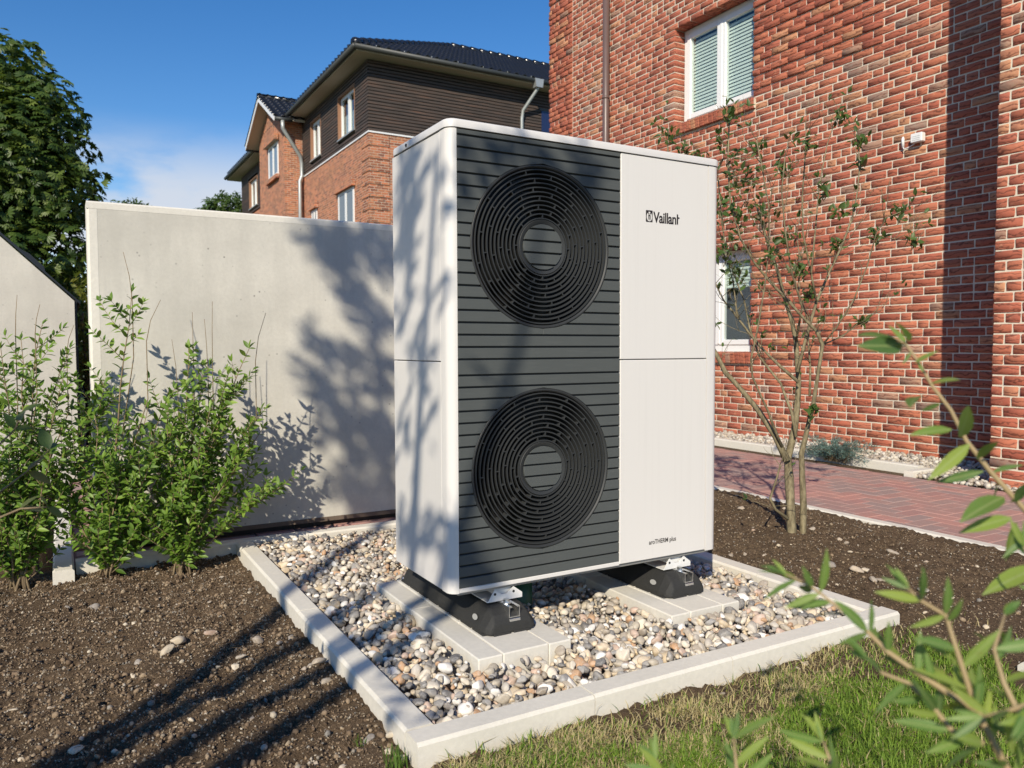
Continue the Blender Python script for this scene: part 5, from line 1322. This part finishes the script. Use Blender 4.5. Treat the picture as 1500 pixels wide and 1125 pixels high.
# ================================================================== PLANTS
def leaf_template(wr=.36,curl=.12,fold=.10,n=4,tip=1.0):
    """unit-length leaf along +x, normal +z; returns V,F(tri)"""
    ts=[i/n for i in range(n+1)]; V=[];F=[]
    for t in ts:
        w=wr*.5*(math.sin(math.pi*min(1,t**.85*.97+.02))**.9); zc=-curl*t*t
        V+= [(t,-w,zc+fold*w*2),(t,0,zc),(t,w,zc+fold*w*2)]
    for i in range(n):
        a=i*3
        for s in (0,1): F+=[(a+s,a+3+s,a+4+s),(a+s,a+4+s,a+1+s)]
    return np.array(V,float),np.array(F)
def leaf_frame(d,nrm):
    d=np.asarray(d,float); d=d/np.linalg.norm(d); nrm=np.asarray(nrm,float)
    s=np.cross(nrm,d); 
    if np.linalg.norm(s)<1e-6: s=np.cross([.3,.9,.1],d)
    s/=np.linalg.norm(s); n=np.cross(d,s); return np.stack([d,s,n],-1)
def foliage(parent,leaves,tmpl,mat_mass,mat_obj,n_obj,name='leaf',mass='foliage'):
    """leaves: list of (pos,dir,normal,size); the largest in view become single leaves"""
    sc=[]
    for p,d,nr,s in leaves:
        z=in_view(p); sc.append(0 if z is None else s/z)
    order=np.argsort(-np.array(sc)); 
    me=np_mesh(name,tmpl[0],tmpl[1],mat_obj,smooth=True) if n_obj else None
    for idx in order[:n_obj]:
        p,d,nr,s=leaves[idx]; R3=leaf_frame(d,nr)
        o=bpy.data.objects.new(name,me); COL.objects.link(o)
        M4=Matrix.Identity(4)
        for i in range(3):
            for j in range(3): M4[i][j]=R3[i,j]*s
            M4[i][3]=p[i]
        o.matrix_basis=M4; adopt(o,parent)
    rest=order[n_obj:]
    if len(rest) and mat_mass is not None:
        pos=np.array([leaves[i][0] for i in rest]); m=np.stack([leaf_frame(leaves[i][1],leaves[i][2])*leaves[i][3] for i in rest])
        a,b,c=scatter(tmpl,pos,m,np.random.RandomState(len(rest)).uniform(0,1,len(rest)))
        o=mesh_obj(mass,np_mesh(mass,a,b,mat_mass,c,True),None,parent); o['kind']='stuff'
def rnd_unit(r):
    while True:
        v=Vector((r.uniform(-1,1),r.uniform(-1,1),r.uniform(-1,1)))
        if .05<v.length<1: return v.normalized()

# --- leafy shrubs in front of the wall
def shrub(label,base,stems,seed,n_obj,leaf=.042,bare=()):
    """stems: (lean x, lean y, height, leafiness)"""
    r=random.Random(seed); root=thing('leafy_shrub',base,label,'shrub','leafy shrubs beside the concrete wall')
    wood=MB(); leaves=[]
    B=Vector(base)
    def leafy(path,step,size,start):
        # leaves in opposite pairs along a shoot
        L=0; acc=0; k=0
        for a,b in zip(path[:-1],path[1:]):
            seg=(b-a).length; d=(b-a).normalized(); t=0
            while t<seg:
                L_=L+t
                if L_>start:
                    p=a+d*t; ax=d.orthogonal().normalized(); ang=k*1.57+r.uniform(-.3,.3)
                    u=ax*math.cos(ang)+d.cross(ax)*math.sin(ang)
                    for sg in (1,-1):
                        dr=(d*r.uniform(.35,.8)+u*sg*1.0+Vector((0,0,r.uniform(-.15,.25)))).normalized()
                        nr=(Vector((-.35,-.45,.8))+rnd_unit(r)*.55)
                        leaves.append((tuple(p),tuple(dr),tuple(nr),size*r.uniform(.6,1.25)))
                    k+=1
                t+=step*r.uniform(.7,1.3)
            L+=seg
        # tip tuft
        for q in range(3):
            dr=((path[-1]-path[-2]).normalized()+rnd_unit(r)*.5).normalized(); leaves.append((tuple(path[-1]),tuple(dr),(-.3,-.4,.85),size*r.uniform(.6,1)))
    for (lx,ly,h,lf) in stems:
        n=9; p=B+Vector((r.uniform(-.04,.04),r.uniform(-.04,.04),-.02)); path=[p.copy()]
        wob=Vector((0,0,0))
        for i in range(n):
            t=(i+1)/n; wob+=Vector((r.uniform(-.012,.012),r.uniform(-.012,.012),0))
            path.append(B+Vector((lx*t**1.25,ly*t**1.25,h*t))+wob)
        wood.tube(path,.0058*(.6+.5*h),5,r1=.0014)
        leafy(path,.034,leaf,.10*h)
        # side shoots
        m=int(lf*13)
        for q in range(m):
            t=r.uniform(.05,.93); i=min(n-1,int(t*n)); a=path[i].lerp(path[i+1],t*n-i)
            ang=r.uniform(0,6.28); ln=r.uniform(.09,.27)*(1.15-.5*t)
            dirv=Vector((math.cos(ang)*.75,math.sin(ang)*.55,r.uniform(.35,1.0))).normalized()
            sp=[a.copy()]
            for s in range(4): dirv=(dirv+Vector((0,0,.10))+rnd_unit(r)*.12).normalized(); sp.append(sp[-1]+dirv*ln/4)
            wood.tube(sp,.0022,4,r1=.0009); leafy(sp,.026,leaf*.9,.02)
    for (x,y,z,dx,dz) in bare:
        a=Vector((x,y,z)); wood.tube([Vector((B.x+(x-B.x)*.35,B.y,z*.35)),a-Vector((0,0,.25)),a,a+Vector((dx*.3,0,dz*.5)),a+Vector((dx,0,dz))],.0026,5,r1=.001)
    wood.build('stems',MAT['twig'],root,True,kind='stuff')
    leaves=[l for l in leaves if l[0][1]<1.90 or l[0][0]<-.9]
    foliage(root,leaves,leaf_template(.37,.14,.16),MAT['shrub_leaf'],MAT['shrub_leaf_obj'],n_obj)
    return root
shrub('bushy green shrub at the far left edge with many stems',(-1.18,1.62,-.06),[(-.25,.1,.80,1),(-.12,.2,.88,1.1),(.04,.15,1.02,1.2),(.12,.02,1.08,1.2),(-.02,-.08,.98,1.1),(.22,.12,.95,1.1),(.18,-.05,.86,1),(-.38,.0,.72,.9),(-.3,-.15,.55,.8),(.05,.3,.70,.9),(-.45,.25,.85,1),(.26,.26,.78,1),(.30,.02,.62,.9),(-.5,-.05,.5,1),(.15,-.18,.6,1),(-.15,-.2,.75,1)],1,220,.044,((-1.17,1.66,.98,.01,.16),(-1.1,1.6,.98,.02,.12),(-.99,1.66,.9,.03,.12)))
shrub('tall leggy shrub at the left end of the concrete wall',(-.86,1.58,-.06),[(.10,.03,1.22,1.0),(.02,.10,.80,1.0),(.18,.08,.72,1.1),(-.10,.04,.66,1.0),(.26,-.02,.62,1.1),(.06,-.08,.56,1),(-.02,.0,.70,1),(.30,.10,.80,1.0),(-.22,.02,.55,1),(.16,-.12,.45,1),(.34,.0,.5,1)],2,220,.046,((-.74,1.6,1.13,-.03,.20),(-.69,1.58,.95,.06,.18),(-.56,1.66,.72,-.02,.24)))
shrub('rounded green shrub beside the corner of the gravel kerb',(-.58,1.52,-.06),[(.05,.06,.98,1.1),(.20,.06,.86,1.2),(.30,.02,.98,1.0),(.34,-.02,.62,1.1),(.12,-.05,.72,1.1),(-.05,.05,.74,1.1),(-.12,.02,.62,1.0),(.22,.12,.70,1.1),(.36,.04,.44,1.0),(.02,-.08,.5,1.0),(-.22,.0,.5,1),(.26,-.1,.5,1),(.40,.06,.7,1),(.42,.02,.34,1),(.1,.1,.9,1)],3,240,.044,((-.50,1.6,.86,.0,.22),(-.42,1.6,.86,.005,.27),(-.24,1.56,.86,.05,.22),(-.44,1.6,.8,-.01,.25)))

# --- young multi-stem tree beside the paving
yt=thing('young_tree',(2.17,.58,-.04),'sparse young multi-stemmed tree with mostly bare twigs in the right soil bed','tree')
r=random.Random(77); tm=MB(); twigs=MB(); leaves=[]
paths={}
for k,(pts,r0,r1) in TREE_STEMS.items():
    P_=[Vector(p) for p in pts]; paths[k]=P_
    n=len(P_)
    if k in 'AC': P_=[P_[0]+Vector((0,0,-.08))]+P_; n+=1
    rad=[r0+(r1-r0)*(i/(n-1))**.7 for i in range(n)]
    rad=[q*(1+r.uniform(-.10,.14)) for q in rad]
    (tm if r0>.0065 else twigs).tube(P_,rad,8)
def grow(a,d,L,rad,depth):
    n=4; p=[a.copy()]; d=d.copy()
    for i in range(n):
        d=(d+Vector((0,0,.10))+rnd_unit(r)*.22).normalized(); p.append(p[-1]+d*L/n)
    twigs.tube(p,rad,4,r1=rad*.45)
    if depth>0:
        for q in range(r.choice((1,2,2,3))):
            i=r.randint(1,n); dd=(d+rnd_unit(r)*.95).normalized(); dd.z=abs(dd.z)*.7+.05
            grow(p[i],dd.normalized(),L*r.uniform(.45,.75),rad*.6,depth-1)
    if r.random()<.30:
        for q in range(r.choice((1,2,3))):
            dr=(d+rnd_unit(r)*.9).normalized(); leaves.append((tuple(p[-1]),tuple(dr),tuple(Vector((-.3,-.5,.7))+rnd_unit(r)*.6),r.uniform(.024,.042)))
for k,P_ in paths.items():
    n=len(P_)
    for q in range({'A':14,'B':14,'C':18,'E':14,'F':14,'G':13,'H':9,'I':6,'N':8,'O':8,'Q':8}.get(k,5)):
        i=r.randint(max(1,int(n*.42)),n-1); a=P_[i-1].lerp(P_[i],r.random())
        d=(P_[i]-P_[i-1]).normalized(); dd=(d*.7+rnd_unit(r)*.8); dd.z=abs(dd.z)
        grow(a,dd.normalized(),r.uniform(.10,.24),.0020,r.choice((0,1,1,2)))
    d=(P_[-1]-P_[-2]).normalized()
    for q in range(2): grow(P_[-1],(d+rnd_unit(r)*.5).normalized(),r.uniform(.08,.16),.0016,1)
for (x,y,z,rad) in TREE_CLUSTERS:
    n=int(14+rad*260)
    for q in range(n):
        p=Vector((x,y,z))+rnd_unit(r)*rad*r.random()**.6
        dr=(rnd_unit(r)+Vector((0,0,.4))).normalized()
        leaves.append((tuple(p),tuple(dr),tuple(Vector((-.3,-.5,.7))+rnd_unit(r)*.6),r.uniform(.026,.050)))
    for q in range(5):
        e=Vector((x,y,z))+rnd_unit(r)*rad*.9; twigs.tube([Vector((x,y,z-rad)),Vector((x,y,z)).lerp(e,.5),e],.0012,3,r1=.0007)
tm.build('trunk',MAT['bark'],yt,True); twigs.build('twigs',MAT['bark'],yt,True,kind='stuff')
foliage(yt,leaves,leaf_template(.46,.15,.16),None,MAT['tree_leaf'],min(len(leaves),600) if len(leaves)<=300 else 300,'leaf','foliage')
rest_leaves=leaves
if len(leaves)>300:
    sc=[-(0 if in_view(l[0]) is None else l[3]/in_view(l[0])) for l in leaves]; order=np.argsort(np.array(sc))
    rl_=[leaves[i] for i in order[300:]]
    pos=np.array([l[0] for l in rl_]); m=np.stack([leaf_frame(l[1],l[2])*l[3] for l in rl_])
    a,b,c=scatter(leaf_template(.46,.15,.16),pos,m,np.random.RandomState(5).uniform(0,.8,len(rl_)))
    MAT['tree_leaf_mass']=leaf_mat('young_tree_leaf_mass',[(0,(.035,.07,.018)),(.55,(.065,.12,.028)),(1,(.10,.17,.04))],True)
    o=mesh_obj('foliage',np_mesh('foliage',a,b,MAT['tree_leaf_mass'],c,True),None,yt); o['kind']='stuff'

# --- willow-leaved shrub close to the camera at lower right
fs=thing('willow_leaved_shrub',(-.25,-2.05,-.05),'narrow-leaved green shrub close to the camera at the lower right','shrub')
r=random.Random(5); fm=MB(); leaves=[]
for k,(pts,r0,r1) in FRONT_STEMS.items():
    P_=[Vector(p) for p in pts]; n=len(P_)
    full=[Vector((-.25+r.uniform(-.05,.05),-2.05+r.uniform(-.05,.05),-.06)),(Vector((-.25,-2.05,-.06)).lerp(P_[0],.55))+Vector((.03,-.03,.03))]+P_ if k in 'abefghj' else P_
    rad=[r0*1.15]*(len(full)-n)+[r0+(r1-r0)*i/(n-1) for i in range(n)]
    fm.tube(full,rad,8)
    if k=='a': continue
    for i in range(n-1):
        a,b=P_[i],P_[i+1]; seg=(b-a).length; d=(b-a).normalized(); t=0
        while t<seg:
            p=a+d*t
            if in_view(p,.5) is not None:
                for q in range(r.choice((1,2))):
                    side=rnd_unit(r); side=(side-d*side.dot(d)).normalized()
                    dr=(d*r.uniform(.3,.9)+side+Vector((-.15,-.1,.15))).normalized()
                    leaves.append((tuple(p),tuple(dr),tuple(Vector((-.4,-.5,.6))+rnd_unit(r)*.6),r.uniform(.028,.047)))
            t+=.0160*r.uniform(.7,1.4)
    for q in range(4):
        dr=((P_[-1]-P_[-2]).normalized()+rnd_unit(r)*.45).normalized(); leaves.append((tuple(P_[-1]),tuple(dr),tuple(Vector((-.4,-.5,.6))+rnd_unit(r)*.5),r.uniform(.018,.030)))
for a,b in FRONT_LEAVES:
    A_,B_=Vector(a),Vector(b); leaves.append((tuple(A_),tuple(B_-A_),tuple(Vector((-.45,-.55,.6))+rnd_unit(r)*.45),(B_-A_).length))
fm.build('stems',MAT['stem_green'],fs,True)
foliage(fs,leaves,leaf_template(.215,.10,.14,5),None,MAT['front_leaf'],min(300,len(leaves)))
# bronze-leaved ground plant at the bottom edge
bz=thing('bronze_plant',(.02,-1.70,-.04),'low reddish bronze-leaved plant at the very bottom edge','plant')
leaves=[];bm_=MB()
for k in range(26):
    x=r.uniform(-.20,.20); y=-1.66-.45*x+r.uniform(-.04,.04); h=r.uniform(.24,.31)
    a=Vector((x,y,-.05)); b=Vector((x+r.uniform(-.02,.02),y+r.uniform(-.02,.02),h)); bm_.tube([a,a.lerp(b,.5),b],.0016,4,r1=.0008)
    for q in range(7):
        t=r.uniform(.7,1); p=a.lerp(b,t); leaves.append((tuple(p),tuple(rnd_unit(r)+Vector((0,0,.4))),tuple(Vector((-.3,-.5,.7))+rnd_unit(r)*.5),r.uniform(.012,.022)))
bm_.build('stems',MAT['stem_green'],bz,True)
foliage(bz,leaves,leaf_template(.5,.1,.1),None,MAT['front_brown'],len(leaves))
# large-leaved sprig at the left edge, nearer than the shrubs
ls=thing('large_leaved_plant',(-1.75,-.75,-.05),'broad-leaved sprig reaching in at the left edge before the shrubs','plant')
sm=MB(); leaves=[]
for P_ in LEFT_SPRIG:
    P_=[Vector(p) for p in P_]; root_=Vector((-1.75,-.75,-.05))
    sm.tube([root_,root_.lerp(P_[0],.6)+Vector((-.05,0,.08))]+P_,.003,6,r1=.0012)
    for p in P_[1:]:
        for q in range(2):
            leaves.append((tuple(p),tuple(Vector((.5,-.2,.25))+rnd_unit(r)*.8),tuple(Vector((-.3,-.4,.8))+rnd_unit(r)*.4),r.uniform(.03,.05)))
sm.build('stems',MAT['twig'],ls,True)
foliage(ls,leaves,leaf_template(.5,.15,.1),None,leaf_mat('broad_leaf',[(0,(.05,.10,.03)),(.6,(.10,.15,.04)),(1,(.12,.07,.035))],False),len(leaves))

# --- juniper and small shrub by the house
jn=thing('juniper',(4.78,2.35,-.09),'low blue-green juniper spreading over the kerb by the brick wall','shrub')
jl=[];jm=MB()
for k in range(46):
    a=r.uniform(0,6.28); L=r.uniform(.12,.34); b=Vector((4.80,2.35+r.uniform(-.12,.12),-.08)); e=b+Vector((math.cos(a)*L*.5,math.sin(a)*L*1.0,r.uniform(.03,.20)))
    pth=[b,b.lerp(e,.5)+Vector((0,0,.05)),e]; jm.tube(pth,.003,4,r1=.001)
    for q in range(150):
        t=r.uniform(.25,1.05); p=b.lerp(e,t)+Vector((0,0,.05*(1-abs(2*t-1))))+rnd_unit(r)*.02
        jl.append((tuple(p),tuple((e-b).normalized()+rnd_unit(r)*.8),tuple(rnd_unit(r)),r.uniform(.014,.028)))
jm.build('stems',MAT['twig'],jn,True); foliage(jn,jl,leaf_template(.22,.1,.1,2),MAT['juniper'],None,0)
gs=thing('small_green_shrub',(4.80,4.25,-.09),'small bright green shrub by the far verge kerb, half hidden by the heat pump','shrub')
gl=[];gm=MB()
for k in range(14):
    b=Vector((4.80,4.25,-.09)); e=b+Vector((r.uniform(-.1,.1),r.uniform(-.2,.2),r.uniform(.15,.38))); gm.tube([b,e],.003,4,r1=.001)
    for q in range(28): gl.append((tuple(b.lerp(e,r.uniform(.3,1))+rnd_unit(r)*.05),tuple(rnd_unit(r)),tuple(rnd_unit(r)+Vector((0,0,1))),r.uniform(.03,.05)))
gm.build('stems',MAT['twig'],gs,True); foliage(gs,gl,leaf_template(.5,.1,.1,2),MAT['yellow_leaf'],None,0)

# --- trees behind
def palm_template():
    V=[];F=[]; tv=np.array([(0,0,0),(.62,-.19,-.04),(1,0,-.22),(.62,.19,-.04)],float); tf=np.array([(0,1,2),(0,2,3)])
    for k in range(6):
        a=math.radians(-75+30*k); c,s=math.cos(a),math.sin(a)
        W_=tv.copy(); x=W_[:,0]*c-W_[:,1]*s; y=W_[:,0]*s+W_[:,1]*c
        n=len(V); V+=[(x[i],y[i],W_[i,2]-.10*W_[i,0]) for i in range(len(x))]; F+=[tuple(np.array(f)+n) for f in tf]
    return np.array(V),np.array(F)
def crown_tree(name,label,base,blobs,seed,count,size,mat,tmpl,trunk_r=.2,group=None,cat='tree'):
    rs=np.random.RandomState(seed); r=random.Random(seed)
    t=thing(name,base,label,cat,group); B=Vector(base)
    top=max(blobs,key=lambda b:b[2]); m=MB()
    ctr=Vector((sum(b[0] for b in blobs)/len(blobs),sum(b[1] for b in blobs)/len(blobs),sum(b[2] for b in blobs)/len(blobs)))
    m.tube([B+Vector((0,0,-.2)),B.lerp(ctr,.35),ctr],[trunk_r,trunk_r*.75,trunk_r*.4],10)
    for b in blobs: m.tube([B.lerp(ctr,.5),Vector(b[:3]).lerp(ctr,.45)+Vector((0,0,-.1)),Vector(b[:3])],[trunk_r*.4,trunk_r*.22,.02],6)
    m.build('trunk',MAT['bark_dark'],t,True)
    vol=np.array([b[3]**2 for b in blobs]); vol/=vol.sum(); P_=[];N_=[]
    for b,w in zip(blobs,vol):
        n=int(count*w); u=rs.normal(size=(n,3)); u/=np.linalg.norm(u,axis=1)[:,None]
        # clumpy shell
        lump=1+.16*np.sin(u@rs.normal(size=3)*5+1)+.12*np.sin(u@rs.normal(size=3)*9)
        rad=b[3]*lump*(.55+.45*rs.uniform(0,1,n)**.45)
        P_.append(np.array(b[:3])+u*rad[:,None]*np.array([1,1,.92])); N_.append(u)
    P_=np.concatenate(P_);N_=np.concatenate(N_)
    out=N_*np.array([1,1,.35])+rs.normal(0,.55,N_.shape)+np.array([0,0,-.35])
    m=np.stack([leaf_frame(d,n_+np.array([0,0,.7])+rs.normal(0,.35,3)) for d,n_ in zip(out,N_)])*(size*rs.uniform(.65,1.25,len(P_)))[:,None,None]
    a,b,c=scatter(tmpl,P_,m,rs.uniform(0,1,len(P_)))
    o=mesh_obj('crown',np_mesh('crown',a,b,mat,c,True),None,t); o['kind']='stuff'
    return t
PT=palm_template(); ST=leaf_template(.5,.2,.15,2)
crown_tree('chestnut_tree','large dark green chestnut tree at the left beyond the concrete walls',(-3.4,17.6,-.1),
  [(-3.6,17.6,6.2,1.4),(-2.1,17.3,6.25,1.15),(-1.35,16.8,5.6,.95),(-1.75,16.6,4.9,1.25),(-1.25,16.3,4.1,1.0),(-2.6,16.8,4.4,1.7),(-4.2,17.4,4.9,1.9),(-1.45,16.3,2.8,1.1),(-2.8,16.8,2.6,1.6),(-1.5,16.6,1.7,1.1),(-3.4,17.2,3.4,2.0),(-5.2,18.2,4.0,2.2),(-2.6,16.9,1.3,1.2),(-1.0,16.8,1.2,.8)],5,26000,.14,MAT['chestnut'],PT,.28)
crown_tree('leafy_tree','rounded green tree just left of the house beyond the wall',(6.4,41.5,-.1),[(6.5,40.9,7.75,1.25),(5.75,41.1,7.3,.95),(7.3,40.7,7.7,1.25),(6.5,41.0,6.6,1.6),(5.6,41.2,6.2,1.2)],6,9000,.24,MAT['far_leaf'],ST,.2)
crown_tree('distant_treetop','small tip of a far tree just above the concrete wall',(2.3,42.5,-.1),[(1.8,42.6,8.0,.45),(2.4,42.4,8.05,.45),(2.9,42.3,7.9,.4),(2.2,42.5,7.4,.8)],7,1500,.2,MAT['far_leaf'],ST,.15)
crown_tree('golden_shrub','yellow-green shrub seen through the gap between the concrete walls',(-.80,6.1,-.1),[(-.82,6.1,.45,.42),(-.78,6.2,.9,.38),(-.84,6.1,1.25,.30),(-.70,6.3,1.5,.2),(-.95,6.3,.9,.4)],8,2600,.07,MAT['yellow_leaf'],ST,.03,cat='shrub')

# --- multi-stemmed tree beside the photographer whose shade dapples wall, casing and soil
def usz(u,s,z): return Vector((math.cos(SUN_AZ)*s+math.sin(SUN_AZ)*u,math.sin(SUN_AZ)*s-math.cos(SUN_AZ)*u,z))
S0=-3.9; TE=math.tan(SUN_EL); OFF=-S0*TE
shade=thing('shade_tree',tuple(usz(-.84,S0,-.06)),'multi-stemmed tree beside the photographer that dapples the wall with shade','tree')
r=random.Random(91); m=MB()
STEMS=[[(-.95,-.1-OFF),(-.62,-.47),(-.53,-.01),(-.42,.35),(-.38,.9),(-.55,1.6)],[(-.85,-.1-OFF),(-.465,-.45),(-.35,-.1),(-.22,.3),(-.16,.8),(-.05,1.5)],[(-.72,-.1-OFF),(-.32,-.43),(-.25,-.16),(-.12,.12),(.02,.30),(.18,1.0),(.25,1.6)],[(-.80,-.1-OFF),(-.70,-.2),(-.85,.6),(-.95,1.3),(-1.0,2.0)]]
for k,pl in enumerate(STEMS):
    pts=[usz(u,S0+.10*math.sin(i*1.3+k),w+OFF) for i,(u,w) in enumerate(pl)]
    m.tube(pts,[.042,.038,.034,.028,.020,.012,.008][:len(pts)],8)
m.build('trunk',MAT['bark_dark'],shade,True)
CL=[tuple(q) for q in SHADE_CLUMPS]+[(-.62,2.2,.25,1),(-.60,1.8,.25,1),(-.62,1.4,.2,1),(-.5,1.0,.16,.9),(-.45,1.9,.14,1)]
leaves=[]
for (u,w,rad,den) in CL:
    n=int(den*rad*rad*math.pi/.0019*3.1)
    for q in range(n):
        a=r.uniform(0,6.28); rr_=rad*math.sqrt(r.random()); sd=r.uniform(-.35,.35)
        p=usz(u+rr_*math.cos(a)*1.0,S0+sd,w+rr_*math.sin(a)*1.1+OFF-sd*TE)
        leaves.append((tuple(p),tuple(rnd_unit(r)+Vector((0,0,-.3))),tuple(rnd_unit(r)+Vector((-.4,-.4,.6))),r.uniform(.055,.105)))
foliage(shade,leaves,leaf_template(.45,.15,.12,3),MAT['shade_leaf'],None,0,mass='crown')
